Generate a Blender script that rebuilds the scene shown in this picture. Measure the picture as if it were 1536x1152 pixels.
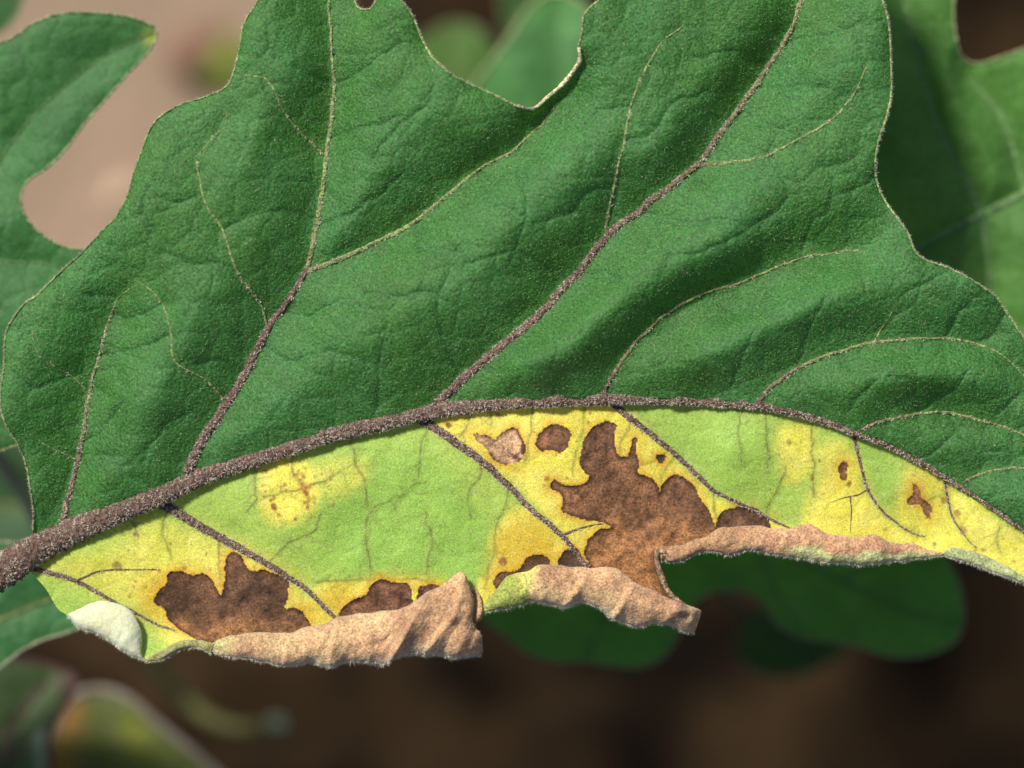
import bpy, math, random
import numpy as np
from mathutils import Vector, Matrix

random.seed(7)
RNG = np.random.default_rng(11)
scene = bpy.context.scene
for o in list(bpy.data.objects):
    bpy.data.objects.remove(o)
C = scene.collection

# ------------------------------------------------------------------ camera, sky, sun, exposure
S = 0.16 / 1536.0            # metres per photograph pixel in the plane of the leaf
D = 0.55                     # camera height above the leaf
GROUND_Z = -0.21
cam_d = bpy.data.cameras.new('camera')
cam = bpy.data.objects.new('camera', cam_d)
C.objects.link(cam)
cam.location = (0, 0, D)
cam.rotation_euler = (0, 0, 0)
cam_d.sensor_width = 36
cam_d.lens = 36 * D / 0.16
cam_d.clip_start = 0.01
cam_d.clip_end = 100
cam_d.dof.use_dof = True
cam_d.dof.focus_distance = D - 0.0022
cam_d.dof.aperture_fstop = 4.7
scene.camera = cam

SUN_EL, SUN_AZ = math.radians(45), math.radians(-38)      # azimuth measured from +Y towards +X
world = bpy.data.worlds.new('World')
scene.world = world
world.use_nodes = True
wn = world.node_tree
bg = wn.nodes['Background']
sky = wn.nodes.new('ShaderNodeTexSky')
sky.sky_type = 'NISHITA'
sky.sun_disc = False
sky.sun_elevation = SUN_EL
sky.sun_rotation = SUN_AZ
wn.links.new(sky.outputs[0], bg.inputs[0])
bg.inputs[1].default_value = 0.075
sd = bpy.data.lights.new('sun', 'SUN')
sd.energy = 4.4
sd.angle = math.radians(9.0)
sd.color = (1.0, 0.95, 0.86)
sun = bpy.data.objects.new('sun', sd)
C.objects.link(sun)
to_sun = Vector((math.sin(SUN_AZ) * math.cos(SUN_EL), math.cos(SUN_AZ) * math.cos(SUN_EL), math.sin(SUN_EL)))
sun.rotation_euler = to_sun.to_track_quat('Z', 'Y').to_euler()
sun.location = to_sun * 2
vs = scene.view_settings
vs.view_transform = 'Standard'
vs.look = 'None'
vs.exposure = 0.40
vs.gamma = 1.0
vs.use_curve_mapping = False

# ------------------------------------------------------------------ number helpers
def srgb(r, g, b):
    return tuple(((c / 255) / 12.92 if c / 255 <= 0.04045 else ((c / 255 + 0.055) / 1.055) ** 2.4) for c in (r, g, b))

def smooth(a, b, x):
    t = np.clip((x - a) / (b - a), 0, 1)
    return t * t * (3 - 2 * t)

def resample(pts, step, closed=False):
    """Catmull-Rom through the points, then even spacing"""
    p = np.asarray(pts, float)
    n = len(p)
    out = []
    segs = n if closed else n - 1
    for i in range(segs):
        if closed:
            a, b, c, d = p[(i - 1) % n], p[i], p[(i + 1) % n], p[(i + 2) % n]
        else:
            b, c = p[i], p[i + 1]
            a = p[i - 1] if i > 0 else 2 * b - c
            d = p[i + 2] if i + 2 < n else 2 * c - b
        L = np.linalg.norm(c - b)
        k = max(2, int(L / step * 2) + 1)
        t = np.linspace(0, 1, k, endpoint=False)[:, None]
        out.append(0.5 * ((2 * b) + (c - a) * t + (2 * a - 5 * b + 4 * c - d) * t ** 2 + (3 * b - a - 3 * c + d) * t ** 3))
    q = np.vstack(out)
    q = np.vstack([q, p[:1] if closed else p[-1:]])
    L = np.concatenate([[0], np.cumsum(np.linalg.norm(np.diff(q, axis=0), axis=1))])
    m = max(2, int(round(L[-1] / step)) + 1)
    s = np.linspace(0, L[-1], m)
    r = np.stack([np.interp(s, L, q[:, k]) for k in range(q.shape[1])], 1)
    return r[:-1] if closed else r

def hash2(ix, iy, seed):
    h = (ix.astype(np.int64) * 374761393 + iy.astype(np.int64) * 668265263 + seed * 974634777) & 0xFFFFFFFF
    h = ((h ^ (h >> 13)) * 1274126177) & 0xFFFFFFFF
    h = h ^ (h >> 16)
    return (h & 0xFFFFFF) / float(0xFFFFFF)

def vnoise(x, y, scale, seed=0):
    x = x / scale; y = y / scale
    ix = np.floor(x); iy = np.floor(y)
    fx = x - ix; fy = y - iy
    fx = fx * fx * (3 - 2 * fx); fy = fy * fy * (3 - 2 * fy)
    a = hash2(ix, iy, seed); b = hash2(ix + 1, iy, seed)
    c = hash2(ix, iy + 1, seed); d = hash2(ix + 1, iy + 1, seed)
    return (a * (1 - fx) + b * fx) * (1 - fy) + (c * (1 - fx) + d * fx) * fy - 0.5

def fbm(x, y, scale, seed=0, octs=4):
    t = 0
    amp = 1.0
    for k in range(octs):
        t = t + amp * vnoise(x + 37.1 * k, y - 19.3 * k, scale / 2 ** k, seed + k)
        amp *= 0.5
    return t

def cell_edges(x, y, scale, seed):
    """distance (px) to the borders of a jittered cell pattern: the fine net of veins"""
    X = x / scale; Y = y / scale
    ix = np.floor(X); iy = np.floor(Y)
    f1 = np.full(X.shape, 9.0); f2 = np.full(X.shape, 9.0)
    for dx in (-1, 0, 1):
        for dy in (-1, 0, 1):
            cx = ix + dx; cy = iy + dy
            px = cx + 0.15 + 0.7 * hash2(cx, cy, seed); py = cy + 0.15 + 0.7 * hash2(cx, cy, seed + 5)
            d = np.hypot(px - X, py - Y)
            n1 = np.minimum(f1, d)
            f2 = np.minimum(f2, np.maximum(f1, d))
            f1 = n1
    return (f2 - f1) * 0.5 * scale

def blur(F, k):
    for _ in range(3):
        for ax in (0, 1):
            P = np.pad(F, [(k + 1, k) if a == ax else (0, 0) for a in (0, 1)], mode='edge')
            c = np.cumsum(P, axis=ax)
            n = F.shape[ax]
            F = (np.take(c, np.arange(2 * k + 1, 2 * k + 1 + n), axis=ax) - np.take(c, np.arange(0, n), axis=ax)) / (2 * k + 1)
    return F

class Raster:
    """a regular grid of points over a patch of the leaf plane (photograph pixels)"""
    def __init__(self, x0, y0, x1, y1, g):
        self.g = g; self.x0 = x0; self.y0 = y0
        self.nx = int((x1 - x0) / g) + 1; self.ny = int((y1 - y0) / g) + 1
        self.xs = x0 + g * np.arange(self.nx); self.ys = y0 + g * np.arange(self.ny)
        self.X, self.Y = np.meshgrid(self.xs, self.ys)
    def line_dist(self, lines, R, closed=False, near=False, widths=None):
        d = np.full(self.X.shape, float(R))
        if near:
            qx = self.X.copy(); qy = self.Y.copy()
        for L in lines:
            L = np.asarray(L, float)
            segs = list(zip(L[:-1], L[1:]))
            if closed:
                segs.append((L[-1], L[0]))
            for a, b in segs:
                i0 = max(0, int((min(a[0], b[0]) - R - self.x0) / self.g)); i1 = min(self.nx, int((max(a[0], b[0]) + R - self.x0) / self.g) + 2)
                j0 = max(0, int((min(a[1], b[1]) - R - self.y0) / self.g)); j1 = min(self.ny, int((max(a[1], b[1]) + R - self.y0) / self.g) + 2)
                if i0 >= i1 or j0 >= j1:
                    continue
                x = self.X[j0:j1, i0:i1]; y = self.Y[j0:j1, i0:i1]
                ux, uy = b[0] - a[0], b[1] - a[1]
                LL = ux * ux + uy * uy + 1e-9
                t = np.clip(((x - a[0]) * ux + (y - a[1]) * uy) / LL, 0, 1)
                px = a[0] + t * ux; py = a[1] + t * uy
                dd = np.hypot(x - px, y - py)
                m = dd < d[j0:j1, i0:i1]
                d[j0:j1, i0:i1][m] = dd[m]
                if near:
                    qx[j0:j1, i0:i1][m] = px[m]; qy[j0:j1, i0:i1][m] = py[m]
        return (d, qx, qy) if near else d
    def inside(self, poly):
        p = np.asarray(poly, float)
        r = np.zeros(self.X.shape, bool)
        for a, b in zip(p, np.roll(p, -1, axis=0)):
            if a[1] == b[1]:
                continue
            lo, hi = (a, b) if a[1] < b[1] else (b, a)
            j = np.where((self.ys >= lo[1]) & (self.ys < hi[1]))[0]
            if not len(j):
                continue
            xc = lo[0] + (self.ys[j] - lo[1]) / (hi[1] - lo[1]) * (hi[0] - lo[0])
            r[j] ^= self.xs[None, :] < xc[:, None]
        return r
    def signed(self, poly, R, near=False):
        """negative inside"""
        s = np.where(self.inside(poly), -1.0, 1.0)
        if near:
            d, qx, qy = self.line_dist([poly], R, True, True)
            return d * s, qx, qy
        return self.line_dist([poly], R, True) * s
    def sample(self, F, px, py):
        fx = np.clip((np.asarray(px, float) - self.x0) / self.g, 0, self.nx - 1.001); fy = np.clip((np.asarray(py, float) - self.y0) / self.g, 0, self.ny - 1.001)
        i = fx.astype(int); j = fy.astype(int); u = fx - i; v = fy - j
        if F.ndim == 3:
            u = u[..., None]; v = v[..., None]
        return (F[j, i] * (1 - u) + F[j, i + 1] * u) * (1 - v) + (F[j + 1, i] * (1 - u) + F[j + 1, i + 1] * u) * v

# ------------------------------------------------------------------ object helpers
def tag(o, label=None, cat=None, group=None, kind=None):
    if label: o['label'] = label
    if cat: o['category'] = cat
    if group: o['group'] = group
    if kind: o['kind'] = kind
    return o

def thing(name, label, cat, loc=(0, 0, 0), group=None):
    o = bpy.data.objects.new(name, None)
    o.empty_display_size = 0.01
    C.objects.link(o)
    o.location = loc
    return tag(o, label, cat, group)

def mesh_obj(name, verts, faces, mat, parent=None, col=None, smooth_shade=True, kind=None, label=None):
    """verts in world metres; parent is an Empty or a part of an Empty"""
    verts = np.asarray(verts, float)
    root = parent
    while root is not None and root.parent is not None:
        root = root.parent
    if root is not None:
        verts = verts - np.array(root.location)
    me = bpy.data.meshes.new(name)
    if isinstance(faces, np.ndarray):
        n, k = faces.shape
        me.vertices.add(len(verts)); me.vertices.foreach_set('co', verts.astype(np.float32).ravel())
        me.loops.add(n * k); me.loops.foreach_set('vertex_index', faces.astype(np.int32).ravel())
        me.polygons.add(n)
        me.polygons.foreach_set('loop_start', (np.arange(n) * k).astype(np.int32))
        me.polygons.foreach_set('loop_total', np.full(n, k, np.int32))
        me.update(calc_edges=True)
        me.validate()
    else:
        me.from_pydata([tuple(v) for v in verts], [], faces)
        me.update()
    if col is not None:
        a = me.color_attributes.new('Col', 'FLOAT_COLOR', 'POINT')
        c4 = np.ones((len(verts), 4), np.float32); c4[:, :3] = col
        a.data.foreach_set('color', c4.ravel())
    if smooth_shade:
        me.polygons.foreach_set('use_smooth', np.ones(len(me.polygons), bool))
    me.materials.append(mat)
    o = bpy.data.objects.new(name, me)
    C.objects.link(o)
    if parent is not None:
        o.parent = parent
    if kind: o['kind'] = kind
    if label: o['label'] = label
    return o

def solidify(o, t):
    m = o.modifiers.new('thickness', 'SOLIDIFY')
    m.thickness = t; m.offset = -1
    return o

def at(px, py, z):
    k = (D - z) / D
    return np.array([(px - 768) * S * k, (576 - py) * S * k, z])

def to_world(px, py, zpx, Z=0.0):
    k = (D - Z) / D
    px = np.asarray(px, float); py = np.asarray(py, float)
    return np.stack([(px - 768) * S * k, (576 - py) * S * k, Z + np.asarray(zpx, float) * S + 0 * px], -1)

def tube(path, radii, n=10, flat=1.0, rough=0.0, seed=1):
    """path (m,3), radii (m,) -> verts, quads; ring squashed in z by flat"""
    p = np.asarray(path, float); m = len(p)
    t = np.gradient(p, axis=0); t /= np.linalg.norm(t, axis=1)[:, None] + 1e-12
    up = np.tile(np.array([0, 0, 1.0]), (m, 1))
    bad = np.abs(t[:, 2]) > 0.95
    up[bad] = np.array([0, 1.0, 0])
    s = np.cross(t, up); s /= np.linalg.norm(s, axis=1)[:, None] + 1e-12
    u = np.cross(s, t)
    a = np.linspace(0, 2 * math.pi, n, endpoint=False)
    r = np.asarray(radii, float)[:, None] * np.ones((1, n))
    if rough:
        rr = np.random.default_rng(seed)
        r = r * (1 + rough * rr.normal(size=(m, n)))
    v = p[:, None, :] + r[..., None] * (np.cos(a)[None, :, None] * s[:, None, :] + flat * np.sin(a)[None, :, None] * u[:, None, :])
    idx = np.arange(m * n).reshape(m, n)
    q = np.stack([idx[:-1], np.roll(idx, -1, 1)[:-1], np.roll(idx, -1, 1)[1:], idx[1:]], -1).reshape(-1, 4)
    return v.reshape(-1, 3), q, np.repeat(np.linspace(0, 1, m), n)

def hairs(name, pts, nrm, k, length, width, mat, parent, spread=1.0, seed=3):
    """k thin spikes at every point, spread about the normal: the star hairs of the leaf"""
    r = np.random.default_rng(seed)
    P = np.repeat(np.asarray(pts, float), k, axis=0); N = np.repeat(np.asarray(nrm, float), k, axis=0)
    n = len(P)
    d = N + spread * r.normal(size=(n, 3))
    d /= np.linalg.norm(d, axis=1)[:, None]
    L = length * r.uniform(0.5, 1.3, n)[:, None]
    side = np.cross(d, r.normal(size=(n, 3))); side /= np.linalg.norm(side, axis=1)[:, None] + 1e-12
    bend = 0.25 * r.normal(size=(n, 3))
    a = P - side * width / 2; b = P + side * width / 2
    mid = P + d * L * 0.55; c = P + (d + bend) * L
    V = np.stack([a, b, mid + side * width * 0.35, mid - side * width * 0.35, c], 1).reshape(-1, 3)
    i = np.arange(n)[:, None] * 5
    F = np.concatenate([i + np.array([[0, 1, 2]]), i + np.array([[0, 2, 3]]), i + np.array([[3, 2, 4]])], 0)
    return mesh_obj(name, V, F, mat, parent, kind='stuff', smooth_shade=False)

# ------------------------------------------------------------------ materials
def new_mat(name):
    m = bpy.data.materials.new(name); m.use_nodes = True
    nt = m.node_tree
    return m, nt, nt.nodes['Principled BSDF']

def node(nt, kind, **kw):
    n = nt.nodes.new(kind)
    for k, v in kw.items():
        setattr(n, k, v)
    return n

def mat_surface(name, attr=True, color=(0.5, 0.5, 0.5), rough=0.5, spec=0.4, grain=0.22, grain_scale=2600, bump=0.35, bump_dist=0.00018,
                pebble=0.0, pebble_scale=900, fibre=None, sheen=0.0, mottle=0.12, mottle_scale=260, speck=0.0, speck_col=(0.4, 0.45, 0.25), through=0.0):
    m, nt, p = new_mat(name)
    L = nt.links.new
    tc = node(nt, 'ShaderNodeTexCoord')
    if attr:
        a = node(nt, 'ShaderNodeVertexColor', layer_name='Col'); col = a.outputs[0]
    else:
        a = node(nt, 'ShaderNodeRGB'); a.outputs[0].default_value = (*color, 1); col = a.outputs[0]
    def mul(col, amount, scale, detail):
        n = node(nt, 'ShaderNodeTexNoise'); n.inputs['Scale'].default_value = scale; n.inputs['Detail'].default_value = detail
        n.inputs['Roughness'].default_value = 0.65
        L(tc.outputs['Object'], n.inputs['Vector'])
        r = node(nt, 'ShaderNodeMapRange'); r.inputs['From Min'].default_value = 0.34; r.inputs['From Max'].default_value = 0.66
        r.inputs['To Min'].default_value = 1 - amount; r.inputs['To Max'].default_value = 1 + amount
        L(n.outputs[0], r.inputs['Value'])
        x = node(nt, 'ShaderNodeVectorMath', operation='MULTIPLY')
        L(col, x.inputs[0]); L(r.outputs[0], x.inputs[1])
        return x.outputs[0], n.outputs[0]
    col, g = mul(col, grain, grain_scale, 3)
    col, _ = mul(col, mottle, mottle_scale, 4)
    if speck:
        v = node(nt, 'ShaderNodeTexVoronoi'); v.inputs['Scale'].default_value = 1500
        L(tc.outputs['Object'], v.inputs['Vector'])
        r = node(nt, 'ShaderNodeMapRange'); r.inputs['From Min'].default_value = 0.30; r.inputs['From Max'].default_value = 0.16
        r.inputs['To Min'].default_value = 0; r.inputs['To Max'].default_value = speck
        L(v.outputs['Distance'], r.inputs['Value'])
        w = node(nt, 'ShaderNodeTexWhiteNoise'); L(v.outputs['Position'], w.inputs['Vector'])
        mm = node(nt, 'ShaderNodeMath', operation='MULTIPLY'); L(r.outputs[0], mm.inputs[0]); L(w.outputs['Value'], mm.inputs[1])
        mx = node(nt, 'ShaderNodeMix', data_type='RGBA'); L(mm.outputs[0], mx.inputs['Factor']); L(col, mx.inputs['A'])
        mx.inputs['B'].default_value = (*speck_col, 1)
        col = mx.outputs['Result']
    L(col, p.inputs['Base Color'])
    p.inputs['Roughness'].default_value = rough
    p.inputs['Specular IOR Level'].default_value = spec
    if sheen:
        p.inputs['Sheen Weight'].default_value = sheen; p.inputs['Sheen Roughness'].default_value = 0.5
    h = g
    if pebble:
        v = node(nt, 'ShaderNodeTexVoronoi', feature='SMOOTH_F1'); v.inputs['Scale'].default_value = pebble_scale
        L(tc.outputs['Object'], v.inputs['Vector'])
        s = node(nt, 'ShaderNodeMath', operation='MULTIPLY_ADD'); s.inputs[1].default_value = -pebble
        L(v.outputs['Distance'], s.inputs[0]); L(g, s.inputs[2]); h = s.outputs[0]
    b = node(nt, 'ShaderNodeBump'); b.inputs['Strength'].default_value = bump; b.inputs['Distance'].default_value = bump_dist
    L(h, b.inputs['Height']); L(b.outputs[0], p.inputs['Normal'])
    if through:          # light that passes through the thin blade, yellower than the skin
        t = node(nt, 'ShaderNodeBsdfTranslucent')
        tint = node(nt, 'ShaderNodeVectorMath', operation='MULTIPLY'); tint.inputs[1].default_value = (2.0, 2.0, 0.8)
        L(col, tint.inputs[0]); L(tint.outputs[0], t.inputs['Color'])
        ms = node(nt, 'ShaderNodeMixShader'); ms.inputs[0].default_value = through
        L(p.outputs[0], ms.inputs[1]); L(t.outputs[0], ms.inputs[2])
        L(ms.outputs[0], nt.nodes['Material Output'].inputs['Surface'])
    return m

M_leaf = mat_surface('leaf_skin', rough=0.52, spec=0.36, grain=0.46, grain_scale=2900, bump=0.85, bump_dist=0.00022, pebble=0.8, pebble_scale=1900, mottle=0.10, speck=0.45, speck_col=(0.24, 0.35, 0.13), through=0.30)
M_leaf_low = mat_surface('yellowing_leaf_skin', rough=0.55, spec=0.30, grain=0.30, grain_scale=4200, bump=0.5, bump_dist=0.00014, pebble=0.4, pebble_scale=1600, mottle=0.07, speck=0.25, speck_col=(0.62, 0.62, 0.30), through=0.26)
M_pale = mat_surface('woolly_pale_underside', rough=0.9, spec=0.1, grain=0.12, grain_scale=2600, bump=0.5, bump_dist=0.0002, mottle=0.06, sheen=0.3)
M_dead = mat_surface('dead_leaf_tissue', rough=0.75, spec=0.2, grain=0.5, grain_scale=3000, bump=0.8, bump_dist=0.00025, pebble=0.4, pebble_scale=1200, mottle=0.16, mottle_scale=900)
M_curl = mat_surface('dry_leaf_underside', rough=0.85, spec=0.15, grain=0.45, grain_scale=3000, bump=0.9, bump_dist=0.0003, mottle=0.22, mottle_scale=1100, sheen=0.2)
M_vein = mat_surface('hairy_vein', rough=0.6, spec=0.35, grain=0.6, grain_scale=2600, bump=1.0, bump_dist=0.0005, pebble=1.0, pebble_scale=1400, mottle=0.3, mottle_scale=1000, speck=0.45, speck_col=(0.42, 0.36, 0.29))
M_far = mat_surface('far_leaf_skin', rough=0.55, spec=0.22, grain=0.2, grain_scale=1800, bump=0.5, bump_dist=0.0003, pebble=1.0, pebble_scale=600, mottle=0.15, mottle_scale=120, through=0.2)
M_hair = mat_surface('pale_leaf_hair', attr=False, color=(0.54, 0.47, 0.38), rough=0.6, spec=0.3, grain=0.05, bump=0.0, mottle=0.2, mottle_scale=800)
M_hair_blade = mat_surface('fine_blade_hair', attr=False, color=(0.24, 0.36, 0.15), rough=0.6, spec=0.3, grain=0.05, bump=0.0, mottle=0.25, mottle_scale=500)
M_wool = mat_surface('woolly_fringe', attr=False, color=(0.72, 0.68, 0.52), rough=0.7, spec=0.2, grain=0.05, bump=0.0, mottle=0.1)
M_stem = mat_surface('stem_skin', rough=0.65, spec=0.3, grain=0.25, grain_scale=1200, bump=0.5, bump_dist=0.0004, mottle=0.25, mottle_scale=120)

# ------------------------------------------------------------------ ground
def build_ground():
    m, nt, p = new_mat('dry_earth')
    L = nt.links.new
    tc = node(nt, 'ShaderNodeTexCoord')
    n1 = node(nt, 'ShaderNodeTexNoise'); n1.inputs['Scale'].default_value = 18; n1.inputs['Detail'].default_value = 6
    L(tc.outputs['Object'], n1.inputs['Vector'])
    cr = node(nt, 'ShaderNodeValToRGB')
    cr.color_ramp.elements[0].position = 0.32; cr.color_ramp.elements[0].color = (0.25, 0.175, 0.122, 1)
    cr.color_ramp.elements[1].position = 0.72; cr.color_ramp.elements[1].color = (0.325, 0.23, 0.16, 1)
    L(n1.outputs[0], cr.inputs[0]); L(cr.outputs[0], p.inputs['Base Color'])
    p.inputs['Roughness'].default_value = 0.95; p.inputs['Specular IOR Level'].default_value = 0.1
    n2 = node(nt, 'ShaderNodeTexNoise'); n2.inputs['Scale'].default_value = 220; n2.inputs['Detail'].default_value = 6
    L(tc.outputs['Object'], n2.inputs['Vector'])
    b = node(nt, 'ShaderNodeBump'); b.inputs['Strength'].default_value = 0.6; b.inputs['Distance'].default_value = 0.003
    L(n2.outputs[0], b.inputs['Height']); L(b.outputs[0], p.inputs['Normal'])
    # one sheet: fine near the plant, coarse far away
    ax = np.concatenate([-np.geomspace(20, 0.5, 14), np.linspace(-0.45, 0.45, 151), np.geomspace(0.5, 20, 14)])
    X, Y = np.meshgrid(ax, ax)
    near = np.exp(-(np.hypot(X, Y) / 0.8) ** 4)
    Z = GROUND_Z + near * (0.008 * fbm(X * 1000, Y * 1000, 90, 3, 2) + 0.002 * fbm(X * 1000, Y * 1000, 16, 8, 3))
    n = len(ax)
    idx = np.arange(n * n).reshape(n, n)
    q = np.stack([idx[:-1, :-1], idx[:-1, 1:], idx[1:, 1:], idx[1:, :-1]], -1).reshape(-1, 4)
    o = mesh_obj('ground', np.stack([X, Y, Z], -1).reshape(-1, 3), q, m)
    tag(o, 'dry tan earth far below the leaves', None, kind='structure')

    m2, nt, p = new_mat('shade_dark_soil')
    L = nt.links.new
    tc = node(nt, 'ShaderNodeTexCoord')
    n1 = node(nt, 'ShaderNodeTexNoise'); n1.inputs['Scale'].default_value = 26; n1.inputs['Detail'].default_value = 6
    L(tc.outputs['Object'], n1.inputs['Vector'])
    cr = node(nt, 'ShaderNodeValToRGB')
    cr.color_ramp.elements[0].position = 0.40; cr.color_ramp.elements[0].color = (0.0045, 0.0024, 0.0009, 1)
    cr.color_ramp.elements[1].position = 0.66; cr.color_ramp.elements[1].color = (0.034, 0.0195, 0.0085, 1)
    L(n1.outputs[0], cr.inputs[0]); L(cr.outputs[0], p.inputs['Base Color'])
    p.inputs['Roughness'].default_value = 0.95; p.inputs['Specular IOR Level'].default_value = 0.1
    # a raised bed of dark crumbly soil, shade of the leaves put into its colour; its edge runs from lower left to upper right
    xs = np.linspace(-0.45, 0.75, 201); ys = np.linspace(-0.75, 0.40, 193)
    X, Y = np.meshgrid(xs, ys)
    edge = Y - np.maximum(1.6 * (X + 0.072), -0.004) + 0.02 * np.sin(X * 40) + 0.03 * fbm(X * 1000, Y * 1000, 80, 21)
    h = 0.044 * smooth(0.05, -0.05, edge) - 0.026
    far = np.maximum(np.maximum(np.abs(X - 0.15) - 0.5, np.abs(Y + 0.175) - 0.48), 0) / 0.1
    Z = GROUND_Z + h - 0.04 * np.clip(far, 0, 1) + 0.014 * fbm(X * 1000, Y * 1000, 45, 31) + 0.010 * fbm(X * 1000, Y * 1000, 14, 41, 3)
    ny, nx = X.shape
    idx = np.arange(nx * ny).reshape(ny, nx)
    q = np.stack([idx[:-1, :-1], idx[:-1, 1:], idx[1:, 1:], idx[1:, :-1]], -1).reshape(-1, 4)
    o = mesh_obj('shade_dark_bed', np.stack([X, Y, Z], -1).reshape(-1, 3), q, m2)
    tag(o, 'dark crumbly soil under the leaves, their shade put into its colour', None, kind='structure')
build_ground()

# ------------------------------------------------------------------ main leaf: traced shape, in photograph pixels
# the blade runs from the petiole up the left margin, round the lobes, out of the picture at the tip and back along the rolled lower margin
UPPER = [(50, 796), (52, 767), (48, 734), (42, 697), (30, 664), (13, 631), (8, 597), (13, 544), (15, 501), (27, 477), (43, 456), (63, 442),
         (92, 411), (125, 382), (157, 350), (180, 327), (197, 297), (205, 267), (217, 230), (230, 197), (247, 177), (277, 160), (310, 150), (340, 137),
         (353, 117), (363, 77), (370, 40), (393, 0), (405, -50), (430, -95), (470, -110), (505, -70), (526, -30), (532, 0), (537, 12), (548, 17), (559, 15),
         (567, 0), (574, -12), (586, -10), (600, 3), (619, 27), (629, 50), (639, 73), (655, 97), (685, 122), (719, 137), (745, 148), (775, 163),
         (799, 166), (822, 147), (845, 128), (862, 107), (869, 95), (867, 77), (872, 53), (875, 30), (889, 13), (905, 0), (935, -35), (990, -95),
         (1080, -170), (1170, -215), (1250, -190), (1295, -110), (1317, 0), (1326, 33), (1331, 77), (1332, 140), (1324, 180), (1312, 217),
         (1309, 253), (1317, 287), (1337, 320), (1357, 350), (1374, 385), (1421, 404), (1457, 424), (1491, 447), (1514, 477), (1534, 507),
         (1565, 555), (1600, 610), (1645, 680), (1690, 765), (1725, 860), (1745, 955)]
LOWER = [(1745, 957), (1690, 938), (1610, 905), (1536, 873), (1491, 855), (1441, 838), (1414, 830), (1391, 833), (1344, 840), (1297, 845), (1224, 840),
         (1164, 831), (1124, 824), (1091, 829), (1054, 823), (1024, 836), (1004, 838), (988, 824), (984, 832), (987, 848), (999, 880), (1018, 901), (1049, 915),
         (1041, 945), (1022, 943), (1009, 935), (985, 931), (962, 938), (942, 935), (919, 925), (895, 908), (869, 901), (849, 908), (825, 905),
         (802, 899), (779, 905), (742, 911), (724, 916), (714, 935), (721, 955), (722, 978), (689, 983), (659, 981), (629, 978), (593, 983), (579, 995),
         (545, 990), (512, 992), (497, 998), (467, 991), (430, 995), (383, 986), (333, 980), (307, 969), (283, 968), (266, 973), (244, 985), (219, 988),
         (200, 981), (175, 965), (147, 948), (125, 940), (103, 923), (87, 912), (69, 884), (52, 865), (40, 852)]
MIDRIB = [(-75, 893, 30), (0, 857, 27), (62, 820, 21), (125, 790, 18.5), (187, 764, 16.5), (250, 738, 15.5), (312, 711, 12.5), (400, 683, 11.5), (460, 664, 11.5),
          (512, 648, 12), (580, 633, 12), (640, 619, 11.5), (720, 608, 9.5), (800, 602, 8.8), (900, 599, 8.4), (960, 599, 7.4), (1024, 601, 6.8), (1130, 607, 6.6),
          (1184, 617, 6.2), (1240, 632, 5.8), (1284, 649, 5.5), (1344, 672, 5.2), (1414, 712, 4.6), (1470, 747, 4.2), (1536, 793, 3.8), (1620, 858, 3.2), (1735, 950, 1.5)]
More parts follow.
